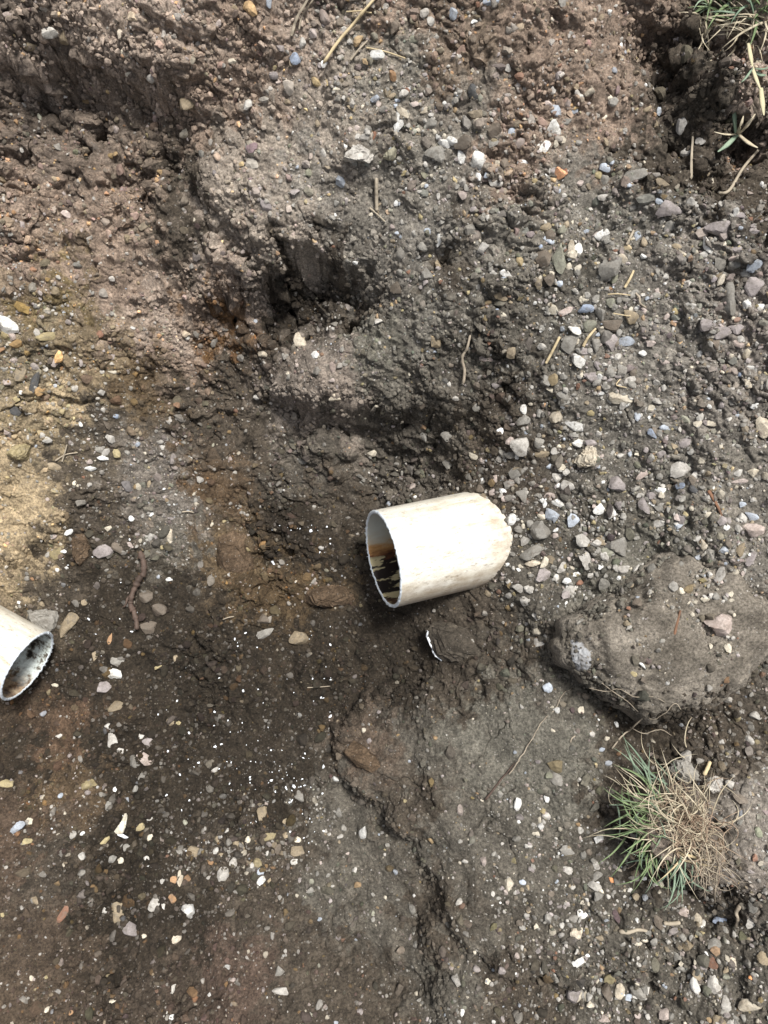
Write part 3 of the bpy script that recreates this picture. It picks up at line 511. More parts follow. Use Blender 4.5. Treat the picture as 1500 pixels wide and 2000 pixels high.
def st(*a): return a
STONES = []
def S(s):
    for tok in s.split(';'):
        q = tok.split()
        if len(q) < 5: continue
        x, y, w_, h_, k_ = float(q[0]), float(q[1]), float(q[2]), float(q[3]), q[4]
        STONES.append((x, y, w_, h_, k_, float(q[5]) if len(q) > 5 else 0.0))
S("""633 38 24 30 k;738 110 28 20 w;633 127 14 14 w;887 24 20 24 b;865 34 13 12 p;926 41 13 9 w;960 3 30 12 b;927 26 12 8 p;851 72 16 10 g;768 148 14 18 o;735 190 24 16 b 20;757 181 18 22 t;
792 182 24 16 l 35;776 197 14 9 b;790 218 34 17 p -40;779 238 20 38 w -15;812 205 22 12 k;830 217 28 14 p 15;712 270 28 16 l;731 266 10 16 r -30;634 303 14 22 l;845 300 46 30 g;868 279 26 18 w;884 276 24 14 w -20;
899 311 20 30 w 30;933 314 28 34 w 10;936 343 15 17 w 20;950 343 10 12 b;970 358 32 14 l -10;762 292 10 9 b;790 337 12 12 y;800 282 12 12 k;818 262 24 8 t;920 178 28 28 d;895 180 14 22 g;968 255 28 36 n;905 278 34 26 n;
932 243 16 20 p -20;993 128 12 20 l;1000 258 14 14 b;837 177 10 16 y;824 345 18 14 n;845 240 30 22 g;672 60 14 20 l;668 150 18 12 k;700 152 14 12 t;655 175 20 12 p;690 210 22 14 t;
1081 252 28 36 w 25;1057 294 38 28 w 20;1020 318 22 12 w;1098 340 30 24 O -10;1155 178 24 18 p;1191 192 14 14 p;1087 217 22 20 b;1124 216 16 14 b;1110 203 18 16 k;1105 240 22 14 g;1070 203 16 14 k;1262 215 16 14 t;
1180 230 10 10 p;1100 290 18 30 n -20;1238 340 44 26 g 15;1180 327 24 14 b -15;1182 352 26 28 g 20;1180 384 24 14 l;1228 362 14 10 b;1287 393 18 12 b -20;1310 410 46 30 m -15;1330 245 20 32 l;1280 245 20 16 t;1360 400 18 12 l;
1372 275 24 14 l;1340 300 24 20 l;1174 458 28 18 w 30;1248 460 16 22 b;1143 454 14 10 b;1067 444 24 20 t;1073 463 20 26 n;1060 507 32 32 n;1090 505 30 52 e -5;1117 489 14 40 p 5;1129 490 16 28 w;1110 521 12 14 p;1054 482 12 14 B;
1192 527 40 52 g;1218 507 26 16 p -30;1258 502 14 12 w;1381 482 16 38 w 15;1338 498 30 12 p -35;1325 484 24 14 t -10;1435 503 24 14 k;1430 520 28 20 g 30;1473 513 28 34 b;1455 533 30 18 l;1410 444 60 30 m;1441 488 22 20 m;
1298 542 14 16 l;1398 543 22 18 t;1470 562 44 36 m 20;1425 585 32 60 g;1190 564 12 10 o;1195 592 22 18 e;1137 585 14 14 p;1147 600 34 18 B 10;1283 570 10 12 k;1222 583 30 16 g;1458 593 18 18 w;1487 601 22 14 w -10;1345 555 18 14 l;
776 396 16 12 w;862 464 24 36 w -15;836 452 16 12 b;776 456 10 10 b;770 480 12 8 y;782 495 22 30 g;928 458 18 18 g;942 486 24 22 l;986 532 26 20 w;983 543 14 10 b;935 528 14 12 e;774 562 22 24 n;782 532 22 20 g;832 537 30 22 g;
799 531 10 8 r;975 580 32 18 t -10;940 600 22 8 t 20;970 606 9 8 B;981 615 14 10 p;850 668 20 22 t;843 685 24 9 b;954 667 10 12 r;952 703 30 16 k;1094 553 14 14 b;1076 593 12 10 p;1105 607 28 14 k 20;1110 670 36 38 g;1119 643 32 14 w -30;
1127 664 12 24 p;1132 705 28 26 w;1152 633 24 28 e;1174 612 28 26 g -20;1197 632 40 28 n 15;1234 620 28 26 t;1225 667 40 18 b;1193 668 24 34 m;1164 672 20 30 g 20;1143 686 28 12 m;1255 606 18 14 k;1215 724 20 30 g -10;1192 728 20 24 g;
1160 738 36 24 m;1232 742 22 18 l;1170 718 24 14 m -40;1256 690 18 12 w;1272 670 18 14 k;1213 776 42 24 p -5;1136 730 8 14 p;1386 634 30 24 m;1412 650 34 24 m;1396 662 16 14 w;1440 640 30 26 m;1443 672 24 12 k -20;1461 689 18 24 p;
1367 692 14 14 w;1471 720 28 12 w -30;1447 733 10 10 B;1466 752 26 18 p -20;1300 708 18 10 k;1322 710 18 10 k;1350 597 18 12 l;1065 742 26 22 g;1077 761 20 12 p;931 794 26 18 g;1101 776 26 22 g;1020 801 16 20 w;1023 820 24 20 g;
994 810 18 12 n 30;1064 791 8 8 o;1075 793 8 8 y;1099 794 12 10 w;1081 815 28 30 p -30;1056 808 16 16 g;1124 834 42 20 w -5;1119 848 20 12 g;978 840 14 15 w;1021 866 38 46 l -15;997 861 16 16 k;1052 865 20 20 g;1029 846 10 8 b;
985 888 20 22 g;1008 889 24 18 w -35;1059 885 28 18 t;1084 884 16 18 l;1131 867 24 18 w;1154 866 20 14 m;1153 807 14 12 y;1012 923 32 24 g;1098 913 16 14 p;1075 911 14 10 b;944 940 12 12 w;966 937 18 20 k;984 959 18 12 w -10;
1022 965 26 22 g -35;963 963 14 16 k;987 974 18 14 k;969 979 14 10 n;1109 950 24 22 l;1091 949 10 10 w;1208 947 34 34 m 30;1219 961 12 10 y;1172 995 24 22 w;1194 1003 18 30 w -5;1066 980 12 22 w;1094 984 28 16 w -35;1081 1004 30 28 b -30;
1060 1008 18 14 p;1119 1015 24 26 b;1140 1028 16 22 l;1075 966 24 14 k;1273 848 22 16 B -30;1295 837 18 14 b -20;1340 820 24 16 e;1364 826 18 14 p;1390 826 26 12 p;1251 811 10 10 l;1331 917 44 32 l 20;1349 882 14 18 l;1335 865 26 20 m;
1254 927 26 16 k 25;1325 948 22 14 B;1357 932 14 34 l -25;1355 957 14 18 d;1290 956 20 12 w;1294 967 14 12 p;1274 982 12 10 w -30;1255 985 24 34 m;1287 992 18 14 g;1306 996 16 14 g;1338 1004 12 10 y;1287 1022 22 16 l;1470 921 20 20 p;
1440 924 18 14 l;1445 940 28 10 k 10;1495 927 16 18 p;1490 838 42 44 p;1470 1010 24 18 b;1419 1030 12 12 w;1450 985 14 12 b;1408 790 14 24 m -20;1475 793 18 12 w;1320 1010 14 18 k;1405 962 24 18 g;1035 1027 20 20 g -30;
1023 1056 24 18 l;1074 1092 22 18 t;1063 1122 28 26 m;1099 1110 20 24 l;1084 1127 14 16 l;1126 1122 14 10 w;1107 1135 16 12 w;1114 1153 28 20 l;1010 1146 26 22 l;996 1160 18 18 l;1025 1172 24 22 l;1145 1090 28 40 l -5;1137 1053 26 28 l;
1174 1060 24 16 t -20;1178 1087 20 16 l;1205 1067 42 36 g;1172 1108 12 12 w;1218 1111 24 18 l;1209 1128 10 10 w;1049 1203 18 14 l;1053 1257 30 20 l 5;1160 1020 10 10 y;1085 1036 10 10 w;1084 1045 12 12 k;1237 1314 14 16 y;1252 1294 8 26 w 45;
992 1102 9 8 w;1013 1113 9 7 w;1081 1261 8 9 p;1373 1065 16 24 p;1410 1125 20 34 l -20;1428 1160 14 14 p;1470 1210 16 24 l -15;1445 1075 16 26 t;1465 1088 16 32 m -20;1330 1155 14 14 p;1305 1137 14 8 k;1375 1170 18 12 p;1395 1165 12 10 w;
1342 1175 12 12 p;1282 1215 22 14 l;1318 1225 14 12 k;1325 1240 14 12 m;1420 1265 14 18 p;13 635 38 34 w;25 657 18 16 k;88 660 42 20 y 5;2 680 12 18 o;5 705 20 10 p;105 708 14 16 k;43 735 26 30 t;65 748 16 44 d -15;15 748 16 12 k;197 765 18 16 l;
30 780 16 12 y;35 805 28 20 d;12 842 18 20 k;227 812 12 10 B;92 860 18 14 l;197 878 22 18 g;201 893 20 12 w;218 858 20 18 l;176 900 14 12 k;178 914 22 12 w;108 912 26 16 t;145 945 10 14 p;88 678 16 10 d;217 697 14 10 k;225 727 26 8 p;
100 1048 20 12 k -10;134 1040 15 13 w;113 1083 28 30 y;126 1076 15 9 w;198 1072 36 30 m 15;233 1072 26 26 n;256 1064 16 12 k;210 1033 14 12 p;294 1005 12 14 w;256 1012 12 12 w;332 1050 12 32 p 10;316 1068 10 9 y;330 1132 14 9 w;
165 1177 12 12 t;290 1167 32 28 n;310 1192 30 24 n;290 1225 36 24 n 15;228 1293 26 18 g;226 1316 34 22 w 5;205 1343 26 22 m;214 1250 8 24 o -5;187 1284 14 24 t 10;170 1255 22 16 n;108 1337 14 9 p;310 1303 18 9 y 25;319 1318 10 14 t;
343 1287 9 14 t;230 1378 32 22 t;211 1418 18 12 l;219 1447 18 30 l 15;240 1467 20 16 l 25;284 1484 26 34 k 15;262 1491 26 30 g;282 1514 24 14 g 10;115 1439 12 10 l;275 1440 12 12 l;292 1452 26 20 m;420 1505 14 12 l;347 1411 12 9 y;
335 1410 18 14 t;16 1532 32 18 y 10;72 1517 16 8 k;173 1533 30 24 y;35 1616 20 24 b -15;56 1602 20 14 p -20;52 1644 20 12 y;120 1552 12 12 b;225 1541 8 10 w;292 1600 20 9 l 15;275 1614 26 14 y;161 1629 9 9 w;203 1643 22 10 y 30;
242 1657 26 20 g;159 1670 14 18 l;295 1636 14 12 p;213 1573 12 18 g;265 1541 10 12 g;286 1675 12 12 l;299 1692 22 9 w;235 1681 14 12 p;217 1678 18 14 g;127 1776 16 44 r -25;68 1758 14 14 t;5 1786 8 10 y;205 1779 9 12 l;232 1782 26 34 t;
247 1765 7 18 o;343 1833 20 16 p;259 1818 34 30 m;282 1828 10 8 p;303 1766 24 24 l;320 1764 9 20 l;335 1752 18 20 o;340 1717 14 14 o;352 1715 11 28 p;366 1717 16 18 o;319 1722 14 12 l;385 1665 34 22 t;370 1668 18 14 t;426 1641 11 16 t;
443 1621 10 10 l;420 1661 12 12 l;432 1670 16 8 t;475 1650 12 18 t;462 1648 12 14 t;485 1640 12 12 p;453 1686 18 20 l;412 1684 12 10 o;433 1708 26 28 l;570 1599 14 22 p -20;556 1607 24 14 t 10;525 1635 28 16 y 20;558 1632 20 14 t;
581 1641 14 12 p;580 1661 32 20 t;574 1685 20 12 l;523 1665 8 12 l;512 1700 20 14 b 25;508 1723 18 22 w -15;527 1718 14 22 t;494 1690 12 12 l;547 1667 8 7 o;585 1556 18 22 g;514 1588 22 26 t;360 1605 12 12 e;518 1237 34 20 g;517 1210 26 20 n;
1204 1414 10 12 w;1079 1427 10 8 p;1184 1442 12 8 p;1175 1464 12 8 b;1068 1560 12 12 w;1086 1521 24 24 g;1069 1594 18 16 l;1055 1602 8 12 p;1052 1613 10 8 l;1046 1627 16 8 p -15;1109 1662 28 20 g;1163 1687 16 20 l;1110 1699 18 16 l;
1164 1713 26 15 g 25;1195 1720 15 10 O -35;1206 1697 18 8 p -30;1239 1716 20 16 g;1257 1716 11 10 w;1291 1722 10 18 p 20;1166 1725 9 8 w;1022 1725 14 12 b;1172 1739 12 10 p;1188 1750 10 12 l;1230 1740 11 11 l;1139 1784 20 18 w;
1118 1791 20 16 g;1097 1808 10 16 l;1126 1819 24 28 p;1048 1809 10 10 p;1189 1786 10 8 p;1245 1798 9 9 w;1258 1836 16 8 p;1245 1842 16 10 p;1148 1866 10 6 w;1135 1878 16 10 w;1127 1858 9 10 l;1019 1851 8 14 l;1009 1903 8 8 w;
1145 1945 13 18 p -10;1187 1938 24 30 n;1210 1938 18 28 p -15;1230 1945 16 16 b;1246 1936 26 28 g;1262 1934 12 16 l;1205 1973 10 14 l;1153 1963 14 12 p;1247 1982 14 14 k;1180 1992 36 20 k;1359 1796 20 22 p;1372 1800 10 14 l;1405 1799 26 16 B;
1367 1826 18 12 y;1336 1780 18 18 k;1286 1800 22 28 n;1398 1843 28 18 g;1401 1860 12 12 e;1379 1859 6 14 w 30;1432 1877 14 28 p 10;1467 1804 18 26 l -30;1344 1845 22 28 t;1393 1923 32 44 l -20;1365 1902 14 16 g;1347 1909 10 14 l;
1356 1928 18 32 w 8;1419 1960 22 36 l -10;1465 1962 40 22 p 3;1419 1893 12 22 t -25;1395 1877 28 24 r;1392 1768 8 6 w;1420 1840 9 9 l;1468 1835 10 10 k;1467 1911 9 9 O;1402 1993 26 22 t;1430 1997 26 18 l;1490 1870 20 24 t;
1343 1479 24 26 l;1410 1448 14 12 l;1480 1400 28 18 l;341 1928 12 20 l;330 1970 12 16 l;338 1987 14 12 w;548 1933 30 18 l;218 1957 16 9 p 20;93 1971 10 14 p;140 1975 8 14 o;61 1910 9 10 p;92 1909 9 8 y;951 1917 14 12 p;545 1895 20 18 g;
585 668 22 32 p 15;616 695 16 16 w;655 775 24 18 p;515 692 22 16 p;365 655 16 16 l;243 100 20 18 p;378 115 14 24 p;252 143 18 10 p;298 152 26 18 l;462 120 10 12 p;450 155 10 8 w;525 8 12 24 b;577 115 20 20 B;590 85 14 20 l 
;520 398 30 28 m;875 853 26 18 g;875 905 24 26 g;632 835 9 34 p;95 60 30 24 l;125 75 20 26 t;60 90 22 16 t;430 45 14 12 k;20 30 24 18 k;700 250 14 10 k;1410 640 14 12 k;1300 620 14 14 k;1330 770 16 12 g;1290 760 12 12 k;1470 450 26 14 m;1440 420 30 12 m""")

# stones whose outline the photo shows clearly
POLYS = [
 ([(1035,1015),(1062,1018),(1078,1040),(1068,1052),(1042,1054),(1037,1045)], 'g', .018, 'light grey wedge-shaped stone lying near the end of the big pipe'),
 ([(1010,1088),(1030,1072),(1066,1052),(1070,1062),(1056,1080),(1030,1096)], 'g', .012, 'long pointed grey stone sliver between the big pipe and the gravel'),
 ([(1014,1106),(1032,1096),(1056,1091),(1058,1101),(1040,1107)], 'p', .008, 'thin cream stone flake right under the long pointed grey sliver'),
 ([(1120,902),(1148,872),(1165,876),(1168,892),(1160,912),(1132,913)], 'p', .026, 'large cream angular stone with flat top in the middle of the gravel'),
 ([(1366,1211),(1392,1206),(1412,1198),(1430,1204),(1428,1232),(1414,1246),(1400,1242),(1388,1224)], 'k', .016, 'large pale pointed stone lying on top of the soil-coated boulder'),
 ([(1445,1020),(1475,1022),(1496,1030),(1490,1044),(1478,1056),(1462,1046)], 'k', .014, 'pinkish flat triangular stone by the right edge above the boulder'),
 ([(1106,1922),(1136,1924),(1135,1958),(1120,1961),(1107,1956)], 'm', .018, 'square mauve stone standing in a dark hollow near the bottom'),
 ([(351,1770),(362,1765),(378,1766),(381,1780),(376,1792),(368,1797),(364,1784),(352,1776)], 'w', .012, 'white hook-shaped stone lying alone on the dark hole floor'),
 ([(115,1240),(118,1222),(140,1190),(158,1183),(160,1196),(150,1218),(130,1236),(122,1252)], 't', .014, 'long flat tan stone leaning beside the rim of the small pipe'),
 ([(50,1205),(62,1194),(85,1190),(112,1192),(118,1205),(108,1228),(88,1240),(60,1225)], 'g', .020, 'broad flat grey stone touching the upper side of the small pipe'),
 ([(12,885),(25,872),(48,866),(64,872),(62,896),(42,899),(22,893)], 'y', .022, 'large yellowish block of stone on the yellow clay at the left edge'),
 ([(580,1150),(620,1140),(662,1142),(696,1150),(694,1172),(670,1184),(630,1184),(598,1178)], 'n', .026, 'large brown stone lying in the dark soil left of the big pipe'),
 ([(425,1050),(455,1036),(480,1045),(496,1075),(494,1110),(475,1130),(440,1128),(424,1100)], 'n', .024, 'large brown rock stuck in the hole side above the tan floor patch'),
 ([(1300,1510),(1320,1490),(1345,1488),(1375,1520),(1360,1535),(1342,1540),(1325,1525)], 'g', .032, 'large dark grey stone at the upper edge of the grass clump'),
 ([(1370,1535),(1385,1522),(1412,1516),(1415,1532),(1405,1548),(1392,1551)], 'l', .024, 'light grey angular stone right of the dark stone by the grass'),
 ([(676,300),(690,285),(712,280),(732,288),(736,304),(720,318),(700,312),(680,322),(666,318)], 'l', .020, 'lumpy light grey stone on the grey slope above the bent straw'),
 ([(138,1052),(150,1042),(168,1046),(178,1068),(172,1092),(155,1106),(145,1088)], 'n', .022, 'dark brown slab standing upright in the soil left of the brown root'),
 ([(668,1470),(690,1440),(740,1480),(748,1500),(730,1510),(700,1498)], 'n', .016, 'brown flat rock edge sticking from the packed slope below the hole floor'),
 ([(351,190),(384,186),(386,214),(368,214),(352,213)], 't', .014, 'pale square-edged stone embedded in the brown bank at upper left'),
 ([(880,1908),(892,1898),(897,1912),(901,1924),(893,1928)], 'l', .007, 'small light grey pointed chip alone on the packed soil near bottom'),
 ([(560,1255),(575,1232),(596,1236),(606,1250),(590,1262)], 't', .012, 'flat tan stone half sunk in the hole floor below the brown stone'),
]
def poly_stone(name, poly, mat, thick, seed, sub=3, sink=.3, zoff=0, parent=None):
    cx = sum(p[0] for p in poly) / len(poly); cy = sum(p[1] for p in poly) / len(poly)
    p = hit(cx, cy); dep = (p - CAM) @ F_
    a, b, n = frame_at(p, 0, .3)
    # outline in metres in the a, b plane
    O = []
    for q in poly:
        d = ray(*q); t = ((p - CAM) @ n) / (d @ n); w3 = CAM + t * d - p; O.append((w3 @ a, w3 @ b))
    D, Fc = ICO[sub]; rng = np.random.default_rng(seed)
    th = np.arctan2(D[:, 1], D[:, 0]); c_ = np.hypot(D[:, 0], D[:, 1])
    Rr = polar(O, th); pr = np.clip(c_, 0, 1) ** .55
    z = np.sign(D[:, 2]) * np.abs(D[:, 2]) ** .75 * thick
    tilt = rng.normal(0, .12, 2)
    L = np.stack([np.cos(th) * Rr * pr, np.sin(th) * Rr * pr, z], 1)
    top = L[:, 2] > 0
    L[:, 2] += np.where(top, L[:, 0] * tilt[0] * 2 + L[:, 1] * tilt[1] * 2, 0)
    Nn = rng.normal(size=(5, 3)); Nn[:, 2] = np.abs(Nn[:, 2]) + .3; Nn /= np.linalg.norm(Nn, axis=1)[:, None]
    size = np.array([np.abs(L[:, 0]).max(), np.abs(L[:, 1]).max(), thick])
    for q in Nn:                                # shave a few facets
        dd = (L / size) @ q; ex = np.maximum(dd - .66, 0); L -= (ex * .9)[:, None] * q[None] * size[None]
    nn = snoise3(D, 2.2, seed); L += D * (nn * .09 * size.mean())[:, None]
    if sub >= 4: L += D * ((.0022 * snoise3(D, 7, seed + 1) + .0012 * snoise3(D, 16, seed + 2)))[:, None]
    W = L[:, :1] * a + L[:, 1:2] * b + (L[:, 2:] + thick * (.5 - sink) + zoff) * n
    me = raw_mesh(name, W, Fc, True, mat)
    try: me.set_sharp_from_angle(angle=rad(28))
    except Exception: pass
    o = link(bpy.data.objects.new(name, me)); o.location = p
    return o
for k_, (poly, key, th_, lab) in enumerate(POLYS):
    tag(poly_stone('stone', poly, ROCKSOIL if key == 'n' else SM[key], th_, 900 + k_, 4 if th_ > .019 else 3), lab, 'stone', 'stones in the dug soil')

order = sorted(range(len(STONES)), key=lambda i: -STONES[i][2] * STONES[i][3])
NIND = 300 - len(POLYS) - 1
IND = order[:NIND]; REST = order[NIND:]

LM = [((860,1070),'big pipe'),((45,1285),'small pipe'),((1300,1240),'boulder'),((1310,1610),'big grass clump'),((683,60),'long straw'),((267,1150),'brown root'),((237,1610),'white plastic shard'),
      ((1098,340),'bright orange stone'),((130,780),'yellow clay'),((738,385),'bent straw'),((880,1255),'white-edged block'),((1440,250),'green sprig'),((1146,893),'large cream stone'),((590,600),'black hollow'),
      ((366,1782),'white hook-shaped stone'),((1120,1941),'square mauve stone'),((1197,632),'straw by the brown stone'),((862,464),'white stone in the small pit'),((1395,530),'stony pit rim'),((1400,950),'gravel at the right edge'),((430,1090),'large brown rock'),((520,1620),'white shavings')]
def describe(x, y, w_, h_, k_):
    size = 'large ' if w_ * h_ > 900 else ('small ' if w_ * h_ < 290 else '')
    shp = 'elongated ' if max(w_, h_) / min(w_, h_) > 1.75 else ''
    best = min((l for l in LM if math.hypot(l[0][0] - x, l[0][1] - y) > 22), key=lambda l: math.hypot(l[0][0] - x, l[0][1] - y))
    dx_, dy_ = x - best[0][0], y - best[0][1]; a = math.degrees(math.atan2(-dy_, dx_)) % 360
    dirs = ['right of', 'above right of', 'above', 'above left of', 'left of', 'below left of', 'below', 'below right of']
    nm = best[1]; art = '' if nm.startswith(('white shav', 'yellow clay')) else ''
    dist = 'close ' if math.hypot(dx_, dy_) < 75 else ('' if math.hypot(dx_, dy_) < 180 else 'well ')
    return f"{size}{shp}{STONE[k_][2]} stone {dist}{dirs[int((a + 22.5) // 45) % 8]} the {nm}"
labs = {}
for i in IND:
    x, y, w_, h_, k_, an = STONES[i]; labs.setdefault(describe(x, y, w_, h_, k_), []).append(i)
LABEL = {}
NTH = ['first', 'second', 'third', 'fourth', 'fifth', 'sixth', 'seventh', 'eighth', 'ninth', 'tenth']
for lb, idx in labs.items():
    if len(idx) == 1: LABEL[idx[0]] = lb; continue
    xx = [STONES[i][0] for i in idx]; yy = [STONES[i][1] for i in idx]
    ax = 0 if max(xx) - min(xx) >= max(yy) - min(yy) else 1; ed = ('left', 'top')[ax]
    idx = sorted(idx, key=lambda i: STONES[i][ax])
    for n_, i in enumerate(idx):
        if len(idx) == 2: q = (('left', 'right'), ('upper', 'lower'))[ax][n_] + ' one of two'
        elif n_ == len(idx) - 1: q = ('rightmost', 'lowest')[ax] + ' of %d' % len(idx)
        else: q = '%s of %d from the %s' % (NTH[n_], len(idx), ed)
        LABEL[i] = lb + ', ' + q
def stone_verts(i, sub):
    x, y, w_, h_, k_, an = STONES[i]; rng = np.random.default_rng(5000 + i)
    p = hit(x, y); sc = ((p - CAM) @ F_) / FPX
    a, b, n = frame_at(p, rad(an), .35)
    D, Fc = ICO[sub]
    ang_ = rng.random() < .75
    Vv = rock_dirs(D, rng, 9 if ang_ else 15, 45 if ang_ else 12)
    Vv = Vv * (1 + .04 * snoise3(D, 2.5, 70 + i))[:, None]
    tz = .55 * min(w_, h_) * rng.uniform(.75, 1.2)
    L = Vv * np.array([w_ * .565, h_ * .565, tz * .6]) * sc
    W = L[:, :1] * a + L[:, 1:2] * b + L[:, 2:] * n + n * (tz * sc * .22)
    return p, W, Fc, rng
for i in IND:
    p, W, Fc, rng = stone_verts(i, 3)
    me = raw_mesh('stone', W, Fc, True, SM[STONES[i][4]])
    try: me.set_sharp_from_angle(angle=rad(24))
    except Exception: pass
    o = link(bpy.data.objects.new('stone', me)); o.location = p
    tag(o, LABEL[i], 'stone', 'stones in the dug soil')

# ------------------------------------------------------------------ gravel and crumbs: thousands, nobody could count them
class Bag:
    def __init__(s): s.V = []; s.F = []; s.C = []; s.n = 0
    def add(s, V, Fc, col):
        s.V.append(V); s.F.append(Fc + s.n); s.C.append(np.broadcast_to(col, (len(V), 3))); s.n += len(V)
def scatter(bag, x, y, size, cols, templ, Fc, seed, sink=.25, flat=.62):
    """many rocks at once; templ (T, nv, 3)"""
    n = len(x); rng = np.random.default_rng(seed); T = templ[rng.integers(0, len(templ), n)]
    nv = T.shape[1]
    D = np.stack([size * rng.uniform(.75, 1.3, n), size * rng.uniform(.75, 1.3, n), size * flat * rng.uniform(.8, 1.25, n)], 1) * .5
    L = T * D[:, None, :]
    a = rng.uniform(0, 2 * np.pi, n); ca, sa = np.cos(a), np.sin(a)
    N = normal_at(x, y); N += rng.normal(0, .25, N.shape); N /= np.linalg.norm(N, axis=1)[:, None]
    A = np.stack([ca, sa, np.zeros(n)], 1); A -= N * np.sum(A * N, 1)[:, None]; A /= np.linalg.norm(A, axis=1)[:, None]; B = np.cross(N, A)
    z = hs_at(x, y)
    P = np.stack([x, y, z], 1) + N * (D[:, 2] * (1 - 2 * sink))[:, None]
    W = L[:, :, :1] * A[:, None] + L[:, :, 1:2] * B[:, None] + L[:, :, 2:] * N[:, None] + P[:, None]
    idx = (np.arange(n) * nv)[:, None, None] + Fc[None]
    bag.V.append(W.reshape(-1, 3)); bag.F.append(idx.reshape(-1, 3) + bag.n); bag.C.append(np.repeat(cols, nv, 0)); bag.n += n * nv
rngT = np.random.default_rng(77)
TEM1 = np.stack([rock_dirs(ICO[1][0], rngT, 8, 30) for _ in range(40)]); TEM2 = np.stack([rock_dirs(ICO[2][0], rngT, 9, 40) for _ in range(40)])

DENS = [(100,60,.5),(150,250,.2),(300,350,.25),(500,60,.35),(520,320,.35),(650,150,.9),(620,300,.6),(700,400,.5),(800,200,1.3),(850,350,.9),(950,100,.6),(1050,250,.9),(1150,100,.5),(1250,200,.4),(1350,250,.25),(1450,80,.6),
 (1000,450,.8),(850,550,.7),(1150,450,1.1),(1300,450,1.2),(1450,500,1.3),(1150,600,1.6),(1200,720,1.6),(1350,650,1.0),(1450,700,1.2),(1350,850,1.0),(1450,950,1.2),(1200,900,1.2),(1050,850,1.6),(1050,1000,1.7),(1150,1050,1.6),(1100,1130,1.1),
 (950,700,.7),(800,750,.35),(850,880,.35),(650,900,.15),(600,740,.4),(550,660,.5),(450,500,.2),(350,600,.25),(50,700,.9),(150,860,.6),(250,880,.7),(300,1000,.8),(30,1000,.15),(200,1050,.5),(450,900,.3),(450,1080,.2),
 (600,1080,.5),(250,1200,.35),(400,1200,.4),(500,1300,.4),(350,1450,.7),(250,1450,.6),(200,1350,.6),(550,1450,.6),(450,1600,.95),(350,1700,1.0),(500,1650,1.0),(250,1750,.65),(150,1600,.4),(100,1450,.2),(60,1800,.25),(300,1900,.35),
 (500,1850,.3),(620,1800,.2),(620,1600,.5),(700,1600,.2),(750,1750,.2),(800,1500,.1),(950,1450,.03),(1080,1450,.05),(900,1600,.12),(1000,1620,.5),(1050,1700,.9),(850,1850,.4),(950,1800,.5),(1150,1750,1.1),(1150,1880,1.0),
 (1300,1850,1.2),(1450,1900,1.3),(1450,1750,.7),(1200,1580,.4),(1450,1450,1.2),(1480,1550,.6),(1300,1450,.3),(950,1250,.15),(850,1300,.1),(1050,1230,.35),(1250,1130,.5),(1200,1230,.25),(1350,1180,1.1),(1430,1250,.5),(1400,1050,1.1),(1100,1330,.2),(700,1350,.3),(720,1950,.35)]
def spread(n, seed, keep):
    rng = np.random.default_rng(seed); n = int(n * 1.33); x = rng.uniform(-.80, .80, n); y = rng.uniform(-.90, .95, n)
    d = idw(DENS, x, y, 3.2, .02)[0] if keep is None else keep(x, y)
    cl = np.clip(perlin(x, y, .045, seed) * 1.1 + .62, .05, 1.3)       # small clusters and bare patches
    m = rng.random(n) < np.clip(d * cl / 1.3, 0, 1)
    # keep clear of the pipes
    return x[m], y[m], rng
PAL = np.array([STONE[q][0] for q in 'wplgbtnmkeyr']); PW = np.array([.025,.07,.20,.36,.02,.06,.09,.12,.06,.01,.015,.02]); PW /= PW.sum()
PAL2 = PAL * .75
def stone_cols(x, y, rng, dirt=.30):
    k = rng.choice(len(PAL), len(x), p=PW); C = PAL[k] * rng.uniform(.6, 1.1, (len(x), 1))
    S_ = np.stack(soil_colour(x, y), 1); f = rng.uniform(0, dirt, (len(x), 1)) +  np.clip(.10 - S_[:, :1], 0, .1) * 10.0
    f = np.clip(f, 0, .88); return C * (1 - f) + S_ * 1.3 * f
gb = Bag()
for i in REST:
    p, W, Fc, rng = stone_verts(i, 2); gb.add(W + p, Fc, np.array(STONE[STONES[i][4]][0]) * rng.uniform(.8, 1.05))
x, y, rng = spread(12500, 101, None)
sz = .0065 * (1 + rng.pareto(3.4, len(x))); sz = np.clip(sz, 0, .017); scatter(gb, x, y, sz, stone_cols(x, y, rng), TEM2, ICO[2][1], 1, .3)
x, y, rng = spread(30000, 102, None)
sz = rng.uniform(.0032, .0066, len(x)); scatter(gb, x, y, sz, stone_cols(x, y, rng), TEM1, ICO[1][1], 2, .3)
x, y, rng = spread(46000, 103, lambda a, b: .06 + .95 * idw(DENS, a, b, 3.2, .02)[0])
sz = rng.uniform(.0018, .0034, len(x)); scatter(gb, x, y, sz, stone_cols(x, y, rng, .5), TEM1, ICO[1][1], 3, .25)
me = raw_mesh('gravel', np.concatenate(gb.V), np.concatenate(gb.F), False, GRAVELM); set_col(me, 'tone', np.concatenate(gb.C))
tag(link(bpy.data.objects.new('gravel', me)), 'loose small mixed gravel strewn over the dug soil', 'gravel', kind='stuff')

